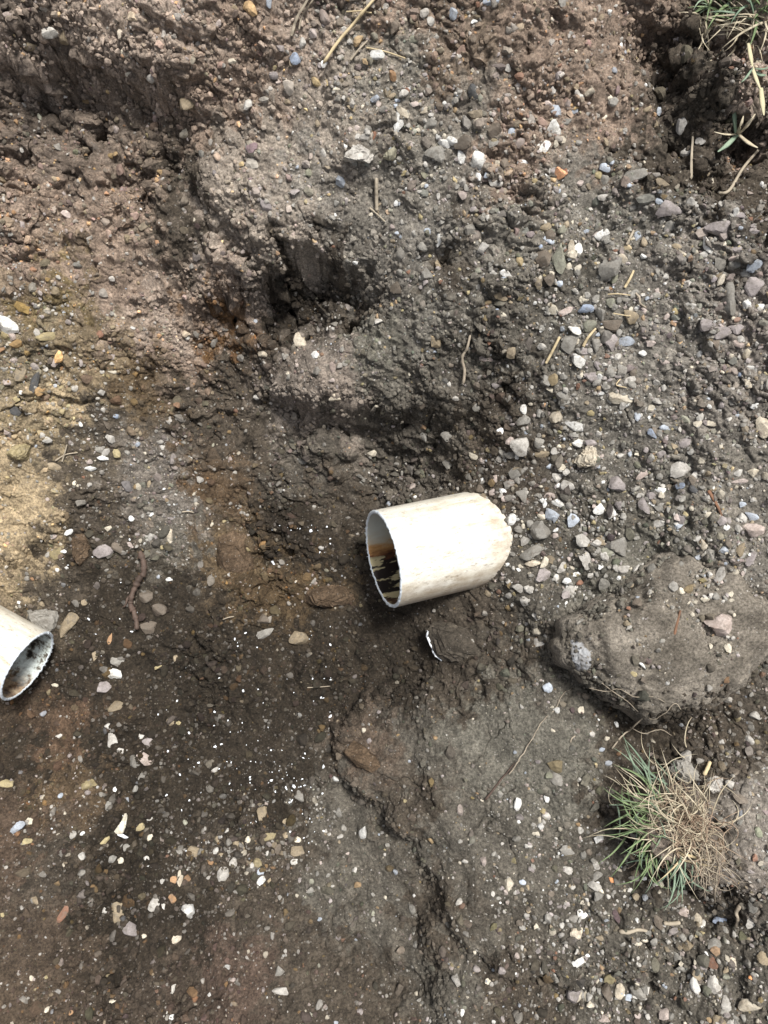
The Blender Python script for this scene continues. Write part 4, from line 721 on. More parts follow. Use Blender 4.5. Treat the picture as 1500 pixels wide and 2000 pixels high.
cb = Bag()
def crumb_keep(lo):
    Rg = ROUGH
    def f_(x, y): return np.clip(hs_at(x, y, Rg) * lo, .05, 1.3)
    return f_
for n, s0, s1, sd_, tm, fc in ((4600, .010, .021, 201, TEM2, ICO[2][1]), (25000, .005, .010, 202, TEM1, ICO[1][1]), (52000, .0022, .005, 203, TEM1, ICO[1][1])):
    x, y, rng = spread(n, sd_, crumb_keep(1.0))
    sz = s0 + (s1 - s0) * rng.random(len(x)) ** 2.2
    Cc = np.stack(soil_colour(x, y), 1) * rng.uniform(.6, 1.45, (len(x), 1)) * (1 + rng.normal(0, .05, (len(x), 3)))
    tanm = rng.random(len(x)) < .13; Cc[tanm] = Cc[tanm] * np.array([1.9, 1.6, 1.15])
    scatter(cb, x, y, sz, Cc, tm, fc, sd_ + 7, .38, .75)
rng = np.random.default_rng(606); x = rng.uniform(-.8, .8, 310000); y = rng.uniform(-.9, .95, 310000)
Nn_ = normal_at(x, y); sl_ = np.hypot(Nn_[:, 0], Nn_[:, 1]); m = rng.random(len(x)) < np.clip((sl_ - .75) * .5, 0, 1); x, y = x[m], y[m]
sz = .0028 + .008 * rng.random(len(x)) ** 2.5
scatter(cb, x, y, sz, np.stack(soil_colour(x, y), 1) * rng.uniform(.65, 1.35, (len(x), 1)), TEM1, ICO[1][1], 611, .30, .8); print('wall crumbs', len(x))
me = raw_mesh('soil_crumbs', np.concatenate(cb.V), np.concatenate(cb.F), False, CRUMBM); set_col(me, 'tone', np.concatenate(cb.C))
tag(link(bpy.data.objects.new('soil_crumbs', me)), 'loose crumbs and clods of broken soil over the ground', 'soil crumbs', kind='stuff')

# white plastic shavings from sawing the pipe, strewn over the hole floor
rng = np.random.default_rng(31); sb = Bag(); BX, BF = ICO[1]
SPOTS = [(600,1030,60,14,26),(520,1130,90,40,14),(630,1070,30,30,8),(250,1250,140,90,26),(560,1500,70,40,46),(540,1560,60,60,40),(600,1600,30,50,26),(400,1500,110,80,34),(450,1430,90,50,26),(500,1320,160,80,26),(320,1400,60,60,8),(300,1580,90,80,14),(120,1620,60,50,9),(660,1270,70,50,10),(600,1350,80,60,14),(120,1080,60,30,8),(250,1060,50,20,7),(440,1250,90,40,9),(360,1650,60,60,8),(610,1640,20,25,12),(590,1520,30,20,16)]
for cx, cy, sx, sy, n in SPOTS:
    for _ in range(int(n * .55)):
        qx, qy = rng.normal(cx, sx * .6), rng.normal(cy, sy * .6)
        if not (0 < qx < 650): qx = min(max(qx, 5), 645)
        p = hit(qx, qy); a, b, nn = frame_at(p, rng.uniform(0, 6.3), .6); s_ = rng.choice([.0007, .0011, .0016, .0030], p=[.45, .3, .18, .07]) * rng.uniform(.8, 1.3)
        L = rock_dirs(BX, rng, 8, 16) * np.array([s_ * rng.uniform(1, 1.9), s_, s_ * .5])
        sb.add(p + L[:, :1] * a + L[:, 1:2] * b + (L[:, 2:] + .0015) * nn, BF, (1, 1, 1))
me = raw_mesh('plastic_shavings', np.concatenate(sb.V), np.concatenate(sb.F), False, SHAV)
tag(link(bpy.data.objects.new('plastic_shavings', me)), 'tiny white plastic shavings scattered over the dark hole floor', 'shavings', kind='stuff')

# ------------------------------------------------------------------ boulder
D, Fc = ICO[6]; th = np.arctan2(D[:, 1], D[:, 0]); c_ = np.hypot(D[:, 0], D[:, 1]); s_ = np.abs(D[:, 2])
pr = np.clip(c_, 0, 1) ** .62; Rr = boulder_r(th) * pr
bx_ = np.cos(th) * Rr; by_ = np.sin(th) * Rr
zz = np.where(D[:, 2] >= 0, BT * np.clip(1 - pr ** 3.4, 0, 1) ** (1 / 2.4) * (.82 + .25 * bx_ / .2 + .15 * by_ / .15), -.10 * s_ ** .6)
gx, gy = bx_ + BC[0], by_ + BC[1]
for fx, fy, fc in ((-1, .15, .115), (-.55, -.8, .13), (.35, -.95, .12), (.8, .5, .15), (-.3, .9, .13)):     # broken-off planes around the shoulder
    L_ = math.hypot(fx, fy); dd = (bx_ * fx + by_ * fy) / L_ * .8 + zz * .6; ex = np.maximum(dd - fc, 0); zz = zz - ex * .75 * (D[:, 2] > 0)
nn = .011 * fbm(gx, gy, .08, 801, 5, .55) + .0028 * fbm(gx, gy, .012, 811, 4, .6); f, e, r = worley(gx, gy, .011, 821); nn += .0028 * np.clip(1 - (f / .6) ** 2, 0, 1) * r
f, e, r = worley(gx, gy, .0045, 831); nn += .0014 * np.clip(1 - (f / .6) ** 2, 0, 1) * r
W = np.stack([bx_ + np.cos(th) * nn * c_, by_ + np.sin(th) * nn * c_, zz + nn], 1)
me = raw_mesh('boulder', W, Fc, True, BOULSOIL)
boul = link(bpy.data.objects.new('boulder', me)); boul.location = (BC[0], BC[1], BZ)
tag(boul, 'big soil-coated boulder with gravel on top, right of the big pipe', 'boulder')
# bare face of the rock showing at its left nose
def small_on(name, px, py, w_, h_, an, mat, seed, parent, thick=.5, sub=3, lift=.1):
    rng = np.random.default_rng(seed); p = hit(px, py); sc = ((p - CAM) @ F_) / FPX; a, b, n = frame_at(p, rad(an), .5)
    D, Fc = ICO[sub]; Vv = rock_dirs(D, rng, 12, 12)
    L = Vv * np.array([w_ * .5, h_ * .5, thick * min(w_, h_) * .5]) * sc
    if sub >= 4: L = L + D * (.0035 * snoise3(D, 3, seed) + .0022 * snoise3(D, 8, seed + 2))[:, None]
    W = L[:, :1] * a + L[:, 1:2] * b + (L[:, 2:] + lift * min(w_, h_) * sc) * n + p
    if parent is not None: W = W - np.array(parent.location)
    me = raw_mesh(name, W, Fc, True, mat); o = link(bpy.data.objects.new(name, me), parent)
    return o
BARE = plain('bare_boulder_face', (.40,.41,.42), (.12,.105,.09), 80, .7, .8)
o = small_on('bare_patch', 1136, 1284, 74, 84, 40, BARE, 4, boul, .7, 4, -.30)

# ------------------------------------------------------------------ pipes
def pipe_mats(tagname, v_shift, left):
    # outer wall: aged cream plastic with faint streaks along the pipe
    m, t, b = newmat(tagname + '_outer_plastic', .42, .4); v = coords(t)
    mp = node(t, 'ShaderNodeMapping'); mp.inputs['Scale'].default_value = (16, 60, 60); t.links.new(v, mp.inputs[0])
    col = ramp(t, noise(t, mp.outputs[0], 1.0, 6, .7), [(.30, (.42,.35,.255)), (.42, (.62,.57,.465)), (.60, (.745,.715,.63))])
    mp2 = node(t, 'ShaderNodeMapping'); mp2.inputs['Scale'].default_value = (70, 190, 190); t.links.new(v, mp2.inputs[0])
    sp = ramp(t, noise(t, mp2.outputs[0], 1.0, 5, .75), [(.55, 0.0), (.68, .8)])
    col = mix(t, sp, col, (.22,.175,.125))
    mk = ramp(t, noise(t, v, 240, 5, .8), [(.60, 0.0), (.66, .85)]); col = mix(t, mk, col, (.15,.12,.09))
    sx = t.nodes.new('ShaderNodeSeparateXYZ'); t.links.new(v, sx.inputs[0])
    # soil film: along the lower side and towards the buried end
    dn = noise(t, v, 55, 5, .7)
    a1 = node(t, 'ShaderNodeMath', operation='MULTIPLY_ADD'); t.links.new(sx.outputs[1], a1.inputs[0]); a1.inputs[1].default_value = -11.0; t.links.new(dn, a1.inputs[2])
    f1 = ramp(t, a1.outputs[0], [(.80, 0.0), (1.0, .8)]) if False else None
    mr = node(t, 'ShaderNodeMapRange'); t.links.new(a1.outputs[0], mr.inputs[0]); mr.inputs[1].default_value = .93; mr.inputs[2].default_value = 1.38; mr.inputs[3].default_value = 0; mr.inputs[4].default_value = .75
    a2 = node(t, 'ShaderNodeMath', operation='MULTIPLY_ADD'); t.links.new(sx.outputs[0], a2.inputs[0]); a2.inputs[1].default_value = 5.0; t.links.new(dn, a2.inputs[2])
    mr2 = node(t, 'ShaderNodeMapRange'); t.links.new(a2.outputs[0], mr2.inputs[0]); mr2.inputs[1].default_value = 1.30; mr2.inputs[2].default_value = 1.66; mr2.inputs[3].default_value = 0; mr2.inputs[4].default_value = .9
    col = mix(t, mr.outputs[0], col, (.33,.255,.18)); col = mix(t, mr2.outputs[0], col, (.30,.235,.17))
    t.links.new(col, b.inputs['Base Color']); bump(t, b, noise(t, mp2.outputs[0], 1.0, 4), .15, .0006)
    outer = m
    m, t, b = newmat(tagname + '_inner_plastic', .45, .4); v = coords(t)
    sx = t.nodes.new('ShaderNodeSeparateXYZ'); t.links.new(v, sx.inputs[0])
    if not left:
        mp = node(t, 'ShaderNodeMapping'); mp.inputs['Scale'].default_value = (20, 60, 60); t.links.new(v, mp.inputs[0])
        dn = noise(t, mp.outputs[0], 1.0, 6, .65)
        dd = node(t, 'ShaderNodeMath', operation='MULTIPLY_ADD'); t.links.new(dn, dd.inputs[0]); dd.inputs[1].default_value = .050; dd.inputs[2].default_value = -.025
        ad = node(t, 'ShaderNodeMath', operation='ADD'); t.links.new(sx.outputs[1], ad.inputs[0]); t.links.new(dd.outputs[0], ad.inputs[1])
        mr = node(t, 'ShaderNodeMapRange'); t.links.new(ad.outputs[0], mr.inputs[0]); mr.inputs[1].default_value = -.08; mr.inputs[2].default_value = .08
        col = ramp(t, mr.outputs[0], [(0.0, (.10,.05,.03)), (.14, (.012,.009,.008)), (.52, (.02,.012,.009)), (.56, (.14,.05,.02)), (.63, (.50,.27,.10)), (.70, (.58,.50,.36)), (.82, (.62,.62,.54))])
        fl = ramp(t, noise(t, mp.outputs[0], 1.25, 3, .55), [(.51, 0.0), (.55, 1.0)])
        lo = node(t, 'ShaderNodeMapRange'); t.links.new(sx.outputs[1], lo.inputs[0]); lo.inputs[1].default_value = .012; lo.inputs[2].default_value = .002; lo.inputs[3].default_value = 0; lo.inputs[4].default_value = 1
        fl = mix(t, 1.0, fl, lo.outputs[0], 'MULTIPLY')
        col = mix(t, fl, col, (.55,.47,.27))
    else:
        dn = noise(t, v, 42, 6, .75)
        col = ramp(t, dn, [(.38, (.018,.015,.012)), (.45, (.16,.14,.11)), (.50, (.52,.56,.52)), (.60, (.72,.78,.74))])
        mr = node(t, 'ShaderNodeMapRange'); t.links.new(sx.outputs[1], mr.inputs[0]); mr.inputs[1].default_value = -.004; mr.inputs[2].default_value = -.034; mr.inputs[3].default_value = 0; mr.inputs[4].default_value = .9
        br = ramp(t, noise(t, v, 70, 5, .7), [(.38, (.05,.028,.018)), (.5, (.22,.13,.07)), (.62, (.46,.34,.20))])
        col = mix(t, mr.outputs[0], col, br)
    t.links.new(col, b.inputs['Base Color']); bump(t, b, noise(t, v, 200, 4), .4, .001)
    return outer, m
def make_pipe(px, py, depth, diam_px, axis_ang, toward, length, lab, left, seed):
    """axis_ang: photo direction (deg) from the mouth into the bank; toward: deg the mouth faces the camera"""
    M = CAM + depth * ray(px, py)
    vd = ray(px, py); vd = vd / np.linalg.norm(vd)
    r3 = math.cos(rad(axis_ang)) * R_ + math.sin(rad(axis_ang)) * U_; r3 -= vd * (r3 @ vd); r3 /= np.linalg.norm(r3)
    ax = r3 * math.cos(rad(toward)) + vd * math.sin(rad(toward))
    up = np.cross(vd, ax); up /= np.linalg.norm(up)
    if up[1] < 0: up = -up
    zz_ = np.cross(ax, up)
    e = bpy.data.objects.new('cut_pipe', None); link(e); e.empty_display_size = .05
    e.matrix_world = Matrix(((ax[0], up[0], zz_[0], M[0]), (ax[1], up[1], zz_[1], M[1]), (ax[2], up[2], zz_[2], M[2]), (0, 0, 0, 1)))
    tag(e, lab, 'pipe', 'two sawn ends of one buried drain pipe')
    Ro = diam_px / 2 / FPX * depth; th_ = .0042 if left else .0050; Ri = Ro - th_
    om, im = pipe_mats('small_pipe' if left else 'big_pipe', 0, left)
    n = 160; a = np.linspace(0, 2 * math.pi, n, endpoint=False); rng = np.random.default_rng(seed)
    jag = .0006 * perlin(a * 9, a * 0 + seed, .35, 5) + .0004 * rng.normal(size=n)
    def ringmesh(name, rows, mat):
        V = np.concatenate([np.stack([np.full(n, x0) + j * jag, r * np.cos(a), r * np.sin(a)], 1) for x0, r, j in rows])
        Fs = []
        for k in range(len(rows) - 1):
            i = np.arange(n); i2 = (i + 1) % n
            Fs.append(np.stack([k * n + i, k * n + i2, (k + 1) * n + i2, (k + 1) * n + i], 1))
        me = raw_mesh(name, V, np.concatenate(Fs), True, mat); return link(bpy.data.objects.new(name, me), e)
    xs_ = np.linspace(0.0006, length, 30)
    ringmesh('outer_wall', [(x, Ro, 1 if k == 0 else 0) for k, x in enumerate(xs_)], om)
    ringmesh('inner_wall', [(x, Ri, 1 if k == 0 else 0) for k, x in enumerate(xs_)], im)
    ringmesh('cut_edge', [(.0012, Ri - .0003, 1), (-.0002, Ri + .0004, 1), (-.0006, (Ri + Ro) / 2, 1), (-.0002, Ro - .0003, 1), (.0014, Ro + .0004, 1)], RIMM)
    # burrs left by the saw
    bb = Bag(); BV, BFc = ICO[1]
    for _ in range(16 if left else 12):
        t_ = rng.uniform(0, 6.283); rr = rng.uniform(Ri, Ro + .0008); s = rng.uniform(.0006, .0014)
        if left: t_ = rng.normal(.75, .5)
        C0 = np.array([-.0007, rr * math.cos(t_), rr * math.sin(t_)]); rd = np.array([-.6, math.cos(t_), math.sin(t_)])
        L = BV * s * .6; L = L + rd[None] * (BV @ rd)[:, None] * s * rng.uniform(.4, 1.6); bb.add(L + C0, BFc, (1, 1, 1))
    me = raw_mesh('burrs', np.concatenate(bb.V), np.concatenate(bb.F), True, RIMM); link(bpy.data.objects.new('burrs', me), e)
    return e, M, ax, Ro
make_pipe(747, 1092, 1.24, 194, 12.5, 17.0, .42, 'large cream plastic drain pipe sticking out of the bank, mouth open to the left', False, 3)
make_pipe(55, 1301, 1.28, 148, 151, 21, .34, 'smaller cream plastic pipe end at the left edge, mouldy mouth facing right', True, 8)

# ------------------------------------------------------------------ tubes: straws, twigs, roots, blades
def tube_into(bag, P, rad_, sides=6, flatn=None, flat=1.0):
    P = np.asarray(P, float); n = len(P); T = np.gradient(P, axis=0); T /= (np.linalg.norm(T, axis=1)[:, None] + 1e-12)
    ref = np.array([0, 0, 1.0]) if flatn is None else np.asarray(flatn, float)
    A = np.cross(T, ref); A /= (np.linalg.norm(A, axis=1)[:, None] + 1e-9); B = np.cross(A, T)
    a = np.arange(sides) * 2 * math.pi / sides; r = np.broadcast_to(rad_, (n,))
    V = P[:, None] + (np.cos(a)[None, :, None] * A[:, None] + flat * np.sin(a)[None, :, None] * B[:, None]) * r[:, None, None]
    i = np.arange(sides); i2 = (i + 1) % sides; Fs = [np.stack([k * sides + i, k * sides + i2, (k + 1) * sides + i2, (k + 1) * sides + i], 1) for k in range(n - 1)]
    cap = [[0, sides - 1 - 0, 1, 1]]
    bag.add(V.reshape(-1, 3), np.concatenate(Fs), (1, 1, 1))
def smooth_path(P, n):
    P = np.asarray(P, float); t = np.linspace(0, len(P) - 1, n); i = np.clip(np.floor(t).astype(int), 0, len(P) - 2); u = (t - i)[:, None]
    p0 = P[np.clip(i - 1, 0, len(P) - 1)]; p1 = P[i]; p2 = P[i + 1]; p3 = P[np.clip(i + 2, 0, len(P) - 1)]
    return .5 * (2 * p1 + (p2 - p0) * u + (2 * p0 - 5 * p1 + 4 * p2 - p3) * u ** 2 + (3 * p1 - 3 * p2 + p3 - p0) * u ** 3)
def strand(name, path, width, mat, label, cat, lift=.004, n=24, taper=.75, knots=0, group=None, wob=0.0, flat=1.0, seed=0, rv=.06):
    rng = np.random.default_rng(seed + 1); q = smooth_path([p[:2] for p in path], n)
    if wob: q = q + np.cumsum(rng.normal(0, wob, q.shape), 0) * .5
    P = np.array([hit(a, b) for a, b in q]); back = (CAM - P) / np.linalg.norm(CAM - P, axis=1)[:, None]
    # a stiff stem bridges the bumps
    h = P[:, 2].copy(); kk = max(1, n // 5)
    hz = np.array([h[max(0, i - kk):i + kk + 1].max() * .5 + h[max(0, i - kk):i + kk + 1].mean() * .5 for i in range(n)])
    P = P + back * ((hz - h) + lift)[:, None]
    sc = ((P - CAM) @ F_).mean() / FPX; r = width / 2 * sc * np.linspace(1, taper, n) * (1 + rv * rng.normal(size=n)); r[0] *= .6; r[-1] *= .5
    for k in range(knots): j = rng.integers(2, n - 2); r[j] *= 1.35
    c0 = P.mean(0); bg_ = Bag(); tube_into(bg_, P - c0, r, 8, None, flat)
    me = raw_mesh(name, np.concatenate(bg_.V), np.concatenate(bg_.F), True, mat); o = link(bpy.data.objects.new(name, me)); o.location = c0
    tag(o, label, cat, group); return o
GS = 'straws on the bank'
s1 = strand('straw', [(632,123),(660,82),(690,47),(712,20),(740,-12)], 6.5, STRAW, 'long thick yellow straw slanting across the top edge', 'straw', .006, group=GS, knots=1)
s2 = strand('side_shoot', [(676,23),(705,21),(714,20)], 2.6, STRAW, None, None, .008); s2.parent = s1; s2.location = s2.location - s1.location
s3 = strand('side_shoot', [(709,20),(718,24),(726,25)], 3.4, STRAW, None, None, .007); s3.parent = s1; s3.location = s3.location - s1.location
strand('straw', [(684,118),(700,98),(718,79)], 4.6, GSTRAW, 'short weathered straw just below the long yellow straw', 'straw', group=GS)
strand('straw', [(715,93),(750,100),(792,114)], 3.2, STRAW, 'thin pale straw lying flat right of the short weathered straw', 'straw', group=GS)
strand('straw', [(735,348),(735,380),(736,412)], 7, GSTRAW, 'upright grey straw forming the upper half of the bent pair', 'straw', .005, taper=1, group=GS)
strand('straw', [(722,406),(735,417),(752,433)], 4, GSTRAW, 'short grey straw crossing the foot of the upright grey straw', 'straw', group=GS)
strand('plant_stalk', [(569,70),(580,35),(600,0),(606,-20)], 7, GSTRAW, 'curved brown dry stem at the top edge, thicker of two', 'stem', .006, flat=.5)
strand('plant_stalk', [(584,58),(590,30),(604,10),(622,-14)], 4, GSTRAW, 'thin brown dry stem at the top edge beside the thicker one', 'stem')
strand('straw', [(1066,710),(1080,684),(1093,658)], 5.5, STRAW, 'yellow straw left of the grey and white stones on the gravel', 'straw', .005, taper=1, group=GS)
strand('straw', [(1139,677),(1148,660),(1164,641)], 6, STRAW, 'yellow split straw below the flat blue-grey stone', 'straw', .008, group=GS)
strand('straw', [(1220,562),(1230,545),(1238,528)], 5.5, STRAW, 'short flat yellow straw right of the round grey clod', 'straw', flat=.4, group=GS)
strand('straw', [(1224,478),(1232,462),(1238,449)], 5.5, GSTRAW, 'short grey straw below the dark hollow among the gravel', 'straw', flat=.4, group=GS)
strand('straw', [(1187,575),(1208,574),(1232,577)], 2.6, STRAW, 'thin white straw lying level above the brown stone', 'straw', .006, group=GS)
strand('rootlet', [(1241,572),(1249,582),(1250,592),(1262,601)], 4.5, PALEROOT, 'curly white rootlet right of the thin level straw', 'root', .006)
strand('straw', [(1198,612),(1220,616),(1232,617)], 2.4, STRAW, 'fine pale straw resting on the brown stone', 'straw', .009, group=GS)
strand('dead_grass_stalk', [(1350,350),(1351,305),(1354,258)], 6, GSTRAW, 'grey upright dead blade left of the small green sprig', 'stem', flat=.35)
strand('rusty_twig', [(1384,958),(1398,982),(1408,1003),(1413,1022)], 8, RUST, 'reddish brown thin twig at the right above the boulder', 'twig', taper=.4, flat=.6)
strand('straw', [(1375,1514),(1382,1500),(1387,1487)], 8, STRAW, 'short thick yellow straw bit above the light grey stone by the grass', 'straw', .005, n=10, taper=.9, group=GS)
strand('plant_stalk', [(108,900),(128,888),(152,884)], 3, PALEROOT, 'thin pale stem lying over the clay left of the white stones', 'stem')
strand('plant_stalk', [(121,902),(126,886),(131,868)], 3.4, GSTRAW, 'thin grey stem crossing under the pale stem on the clay', 'stem')
strand('rootlet', [(1114,1450),(1117,1442),(1124,1437)], 3, PALEROOT, 'tiny pale curl of root on the packed grey slope', 'root', .003, n=10)
strand('rootlet', [(905,748),(907,722),(903,700),(912,680),(919,655)], 6, PALEROOT, 'knobbly pale root standing on the bank above the big pipe', 'root', .006, knots=3, wob=.6)
strand('brown_root', [(272,1078),(281,1100),(280,1120),(268,1138),(258,1165),(256,1185),(264,1205),(268,1232)], 12.5, BROOT, 'thick crooked brown root standing in the hole left of centre', 'root', .010, n=60, knots=8, taper=.75, wob=1.2, rv=.14)
b2 = strand('side_root', [(258,1160),(249,1168),(246,1180),(240,1186)], 5, BROOT, None, None, .008, n=14, wob=.6, rv=.15)
br_ = [o for o in COL.objects if o.get('category') == 'root' and 'brown root' in o.get('label', '')][0]; b2.parent = br_; b2.location = b2.location - br_.location
strand('reddish_stick', [(1317,1240),(1322,1218),(1329,1192)], 6.5, RUST, 'short reddish stick lying on the boulder left of its pale stone', 'stick', .005, taper=.7)
strand('grey_stick', [(1296,1803),(1312,1804),(1329,1802)], 8, GSTRAW, 'short straight grey stick lying level near the bottom right', 'stick', .004, n=12, taper=1)
strand('grey_stick', [(1210,1819),(1228,1821),(1245,1816),(1266,1819)], 9, GSTRAW, 'crooked grey stick half sunk in soil, left of the straight stick', 'stick', .001, n=16, taper=.6)
strand('rootlet', [(1446,1768),(1438,1782),(1441,1795),(1437,1812)], 8, PALEROOT, 'knobbly pale root below the dark hollow at lower right', 'root', .006, knots=3, taper=.6)
strand('rootlet', [(435,1210),(446,1206),(457,1204)], 2.6, PALEROOT, 'fine white rootlet on the hole floor left of the brown stone', 'root', n=10)
strand('rootlet', [(355,1000),(368,999),(378,1001)], 3, PALEROOT, 'fine pale rootlet on the grey slope above the large brown rock', 'root', n=10)
strand('rusty_twig', [(1045,1080) if False else (948,1562),(965,1540),(985,1515),(1006,1490)], 5, BROOT, 'reddish brown rootlet lying on the packed grey slope', 'twig', .002, wob=.5, taper=.5)
strand('rootlet', [(994,1512),(1020,1475),(1042,1440),(1060,1412),(1085,1388),(1102,1362),(1120,1350)], 2.4, PALEROOT, 'long pale root running down the packed slope from the boulder', 'root', .0005, n=90, wob=1.3, taper=.4)
strand('rootlet', [(1190,1480) if False else (1195,1462),(1212,1440),(1232,1424),(1262,1398),(1282,1380)], 3.6, PALEROOT, 'pale root climbing onto the underside of the boulder', 'root', .004, n=36, wob=.7)
strand('rootlet', [(1150,1344),(1185,1350),(1210,1346),(1240,1362),(1275,1362),(1300,1374)], 1.7, PALEROOT, 'longest pale rootlet hanging along the lower edge of the boulder', 'root', .005, n=44, wob=.7)
strand('rootlet', [(1170,1330),(1200,1352),(1228,1372),(1246,1392)], 1.7, PALEROOT, 'thin rootlet crossing the others under the boulder', 'root', .005, n=30, wob=.7)
strand('rootlet', [(1255,1392),(1275,1405),(1300,1392),(1318,1375),(1330,1388)], 1.7, PALEROOT, 'looping pale rootlet at the lowest point of the boulder', 'root', .006, n=34, wob=.8)
strand('rootlet', [(1230,1420),(1258,1432),(1290,1425),(1312,1438)], 2.2, PALEROOT, 'thin loose rootlet in the dark gap below the boulder', 'root', .004, n=28, wob=.8)
strand('rootlet', [(1350,1272) if False else (1404,378),(1424,372),(1450,330),(1475,300),(1482,292)], 6.5, GSTRAW, 'pale bent stem in the dark pit below the green sprig', 'stem', .010, n=26, taper=.8)
strand('rootlet', [(640,1390) if False else (600,1343),(622,1342),(645,1340)], 2, PALEROOT, 'hair-thin white rootlet on the hole floor below the big pipe', 'root', n=12)
strand('rootlet', [(1260,500) if False else (1212,740),(1204,752),(1224,757)], 2.4, STRAW, 'fine straw curl below the upright grey pebbles', 'straw', n=12)

# ------------------------------------------------------------------ plastic shard and white-edged block
SHARD = plain('shard_plastic', (.72,.70,.60), (.40,.34,.24), 140, .5, .5)
sh = poly_stone('plastic_shard', [(245,1583),(249,1588),(247,1606),(241,1626),(234,1630),(220,1627),(228,1615),(236,1604)], SHARD, .006, 41, 3, .2, .006)
tag(sh, 'thin pointed white plastic shard lying on the dark hole floor', 'shard')
e1 = poly_stone('cut_face', [(219,1625),(232,1622),(244,1630),(250,1634),(246,1638),(232,1632)], SHAV, .004, 42, 2, .2, .009); e1.parent = sh; e1.location = e1.location - sh.location
bl = poly_stone('soil_block', [(833,1232),(848,1214),(880,1204),(925,1206),(950,1235),(950,1290),(910,1312),(870,1305),(846,1280)], DARKSOIL, .042, 51, 4, .62, 0)
tag(bl, 'dark soil-covered block with a thin bluish white edge below the big pipe', 'block')
PT = [(836,1232),(834,1246),(842,1262),(848,1276),(855,1288),(862,1300)]
q = smooth_path(PT, 26); PP = []
def hit_poly(o, px, py):
    d = Vector(ray(px, py)).normalized(); ok, loc, no, _ = o.ray_cast(Vector(CAM) - o.location, d)
    return np.array(loc + o.location) if ok else None
for a_, b_ in q:
    h_ = None
    for dx_ in range(0, 16, 2):
        h_ = hit_poly(bl, a_ + dx_, b_)
        if h_ is not None: break
    PP.append(h_ if h_ is not None else hit(a_, b_))
PP = np.array(PP) + (CAM - PP[0]) / np.linalg.norm(CAM - PP[0]) * .001
bg_ = Bag(); rg = np.random.default_rng(9); tube_into(bg_, PP - np.array(bl.location), .0016 * rg.uniform(.5, 1.5, 26), 6)
me = raw_mesh('pale_edge', np.concatenate(bg_.V), np.concatenate(bg_.F), True, SHAV); link(bpy.data.objects.new('pale_edge', me), bl)

# ------------------------------------------------------------------ grass
def blades(rng, n, base_fn, dir_fn, len_fn, width, droop, lift, nseg=9, curl=.0, side=5, flat=.3):
    bag = Bag()
    for _ in range(n):
        bx, by = base_fn(rng); p = hit(bx, by); a = dir_fn(rng, bx, by); L = len_fn(rng) / FPX * 1.15
        d = math.cos(a) * R_ + math.sin(a) * U_; n3 = np.array([0, 0, 1.0]); d[2] *= .3
        up = rng.uniform(*lift); P = [p - n3 * .002]; dirv = d * (1 - up) + n3 * up; dirv /= np.linalg.norm(dirv); cv = rng.normal(0, curl, 2)
        st_ = L / nseg
        for k in range(nseg):
            sidev = np.cross(dirv, n3); dirv = dirv + sidev * (cv[0] + rng.normal(0, curl * .5)) - n3 * droop * rng.uniform(.3, 1.2) / nseg * 2.2; dirv /= np.linalg.norm(dirv)
            q3 = P[-1] + dirv * st_
            g = float(hs_at(np.array([q3[0]]), np.array([q3[1]]))[0]) + .002
            if q3[2] < g: q3[2] = g; dirv[2] = max(dirv[2], 0)
            P.append(q3)
        P = np.array(P); w_ = width * rng.uniform(.6, 1.25) / FPX * 1.1 / 2
        r = w_ * np.concatenate([[.7], np.linspace(1, .85, nseg // 2), np.linspace(.75, .06, nseg - nseg // 2)])
        tube_into(bag, P, r, side, None, flat)
    return bag
def part(name, bag, mat, parent):
    V = np.concatenate(bag.V) - np.array(parent.location); me = raw_mesh(name, V, np.concatenate(bag.F), True, mat); return link(bpy.data.objects.new(name, me), parent)
def empty(name, p):
    e = bpy.data.objects.new(name, None); e.empty_display_size = .03; link(e); e.location = p; return e
p0 = hit(1320, 1620)
gr = empty('grass_clump', p0); tag(gr, 'uprooted clump of green and dry grass with tangled roots on the lower right bank', 'grass clump')
cl = poly_stone('soil_clod', [(1240,1560),(1290,1525),(1360,1530),(1420,1580),(1430,1660),(1400,1720),(1340,1700),(1280,1670),(1245,1620)], CLODSOIL, .030, 61, 4, .45, 0)
cl.parent = gr; cl.location = cl.location - gr.location
# roots and blades spring from the clod's top
cz = hit(1330, 1610)
save = HS
cxw, cyw = cz[0], cz[1]
HS = np.where(np.hypot((X - cxw) / .085, (Y - cyw) / .085) < 1, HS + .030 * np.clip(1 - np.hypot((X - cxw) / .085, (Y - cyw) / .085) ** 2, 0, 1) ** .5, HS)
rng = np.random.default_rng(12)
U = lambda a, b: (lambda r_: r_.uniform(a, b))
part('green_blades', blades(rng, 54, lambda r_: (r_.normal(1280, 20), r_.normal(1602, 30)), lambda r_, x, y: rad(r_.normal(185 + (y - 1602) * .8, 26)), U(35, 112), 4.0, .45, (.05, .6), curl=.11), GREEN, gr)
part('green_blades', blades(rng, 30, lambda r_: (r_.normal(1296, 30), r_.normal(1600, 55)), lambda r_, x, y: rad(r_.normal(170, 60)), U(30, 75), 3.6, .4, (.2, .7), curl=.05), GREEN2, gr)
part('green_blades', blades(rng, 14, lambda r_: (r_.normal(1330, 20), r_.normal(1680, 14)), lambda r_, x, y: rad(r_.normal(262, 25)), U(40, 100), 4.5, .5, (.0, .3), curl=.04), GREEN2, gr)
part('green_blades', blades(rng, 10, lambda r_: (r_.normal(1270, 14), r_.normal(1530, 12)), lambda r_, x, y: rad(r_.normal(118, 16)), U(50, 100), 4.5, .25, (.1, .4), curl=.03), GREEN2, gr)
part('dry_blades', blades(rng, 115, lambda r_: (r_.normal(1312, 36), r_.normal(1580, 42)), lambda r_, x, y: rad(r_.normal(148, 38)), U(35, 108), 2.8, .55, (.1, .75), curl=.13), DRYB, gr)
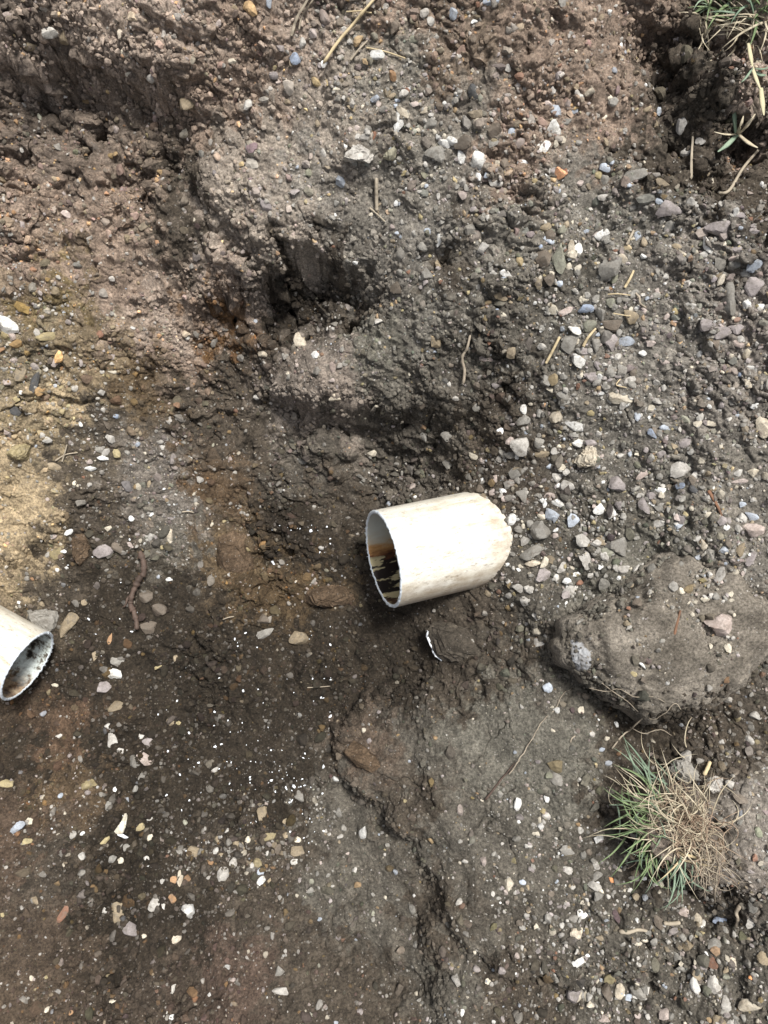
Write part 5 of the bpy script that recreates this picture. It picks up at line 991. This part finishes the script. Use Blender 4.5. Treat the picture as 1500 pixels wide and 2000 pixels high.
part('dry_blades', blades(rng, 90, lambda r_: (r_.normal(1338, 30), r_.normal(1605, 40)), lambda r_, x, y: rad(r_.normal(-30, 60)), U(30, 85), 2.4, .5, (.15, .7), curl=.15), DRYB, gr)
part('root_mass', blades(rng, 170, lambda r_: (r_.normal(1335, 34), r_.normal(1615, 40)), lambda r_, x, y: r_.uniform(0, 6.28), U(25, 75), 1.9, .4, (.2, .8), nseg=10, curl=.30, side=4, flat=1), ROOTM, gr)
part('root_mass', blades(rng, 70, lambda r_: (r_.normal(1385, 14), r_.normal(1670, 20)), lambda r_, x, y: rad(r_.normal(-80, 45)), U(25, 65), 1.9, .4, (.2, .7), nseg=10, curl=.25, side=4, flat=1), PALEROOT, gr)
for _ in range(3): part('thick_straw', blades(rng, 1, lambda r_: (r_.normal(1330, 6), r_.normal(1676, 5)), lambda r_, x, y: rad(r_.choice([222, -12, 228])), U(50, 80), 6, .2, (.1, .3), curl=.01, flat=.5), STRAW, gr)
HS = save
# turf at the upper right corner
p0 = hit(1420, 22)
g2 = empty('grass_tuft', p0); tag(g2, 'green grass tuft hanging over the pit edge in the upper right corner', 'grass tuft')
rng = np.random.default_rng(13)
part('green_blades', blades(rng, 45, lambda r_: (r_.uniform(1385, 1510), r_.normal(8, 14)), lambda r_, x, y: rad(r_.choice([r_.normal(265, 35), r_.normal(170, 25), r_.normal(20, 20)])), U(35, 90), 6.5, .5, (.2, .7), curl=.06), GREEN, g2)
part('green_blades', blades(rng, 22, lambda r_: (r_.uniform(1370, 1500), r_.normal(14, 16)), lambda r_, x, y: rad(r_.normal(200, 60)), U(35, 80), 5.5, .5, (.2, .7), curl=.06), GREEN2, g2)
part('dry_blades', blades(rng, 60, lambda r_: (r_.uniform(1370, 1500), r_.normal(45, 20)), lambda r_, x, y: rad(r_.normal(200, 70)), U(30, 80), 5.0, .5, (.1, .5), curl=.08), DRYB, g2)
p0 = hit(1437, 258)
g3 = empty('grass_sprig', p0); tag(g3, 'small green and straw coloured sprig in the dark pit at the right', 'grass sprig')
rng = np.random.default_rng(14)
def fan(name, specs, mat, par, w_):
    for (x0, y0, x1, y1, ww, lf) in specs:
        bag = Bag()
        a = hit(x0, y0); b = hit(x1, y1); t = np.linspace(0, 1, 10)[:, None]; base = a * (1 - t) + b * t
        zt = a[2] + lf * t[:, 0]; P = []
        for k in range(10):
            d = ray(x0 + (x1 - x0) * t[k, 0], y0 + (y1 - y0) * t[k, 0] + 3 * math.sin(3 * t[k, 0])); P.append(CAM + d * ((a[2] + .012 + lf * math.sin(1.6 * t[k, 0]) - CAM[2]) / d[2]))
        P = np.array(P); r = ww / FPX * .5 * np.concatenate([np.linspace(.8, 1, 5), np.linspace(.95, .25, 5)]); tube_into(bag, P, r, 6, None, .35); part(name, bag, mat, par)
fan('green_blade', [(1437,265,1432,178,11,.03),(1440,262,1402,296,11,.015)], GREEN2, g3, 8)
fan('dry_blade', [(1440,262,1395,257,5,.02),(1440,262,1452,226,9,.03),(1442,262,1475,222,9,.03),(1444,264,1480,288,10,.01),(1441,262,1468,236,6,.03)], DRYB, g3, 8)
p0 = hit(1490, 190)
g4 = empty('weed_stem', p0); tag(g4, 'knotted pale green weed stem hanging at the right edge above the sprig', 'weed')
fan('stem', [(1462,85,1470,130,10,.0),(1468,128,1486,175,9,.0),(1486,172,1492,225,12,-.005)], plain('pale_weed_stem', (.42,.40,.24), (.52,.45,.30)), g4, 8)
fan('side_shoot', [(1470,132,1448,160,5,.0),(1476,134,1502,130,5,.005),(1474,140,1496,146,9,.0)], GREEN2, g4, 8)
print('scene built', len(IND), len(REST))
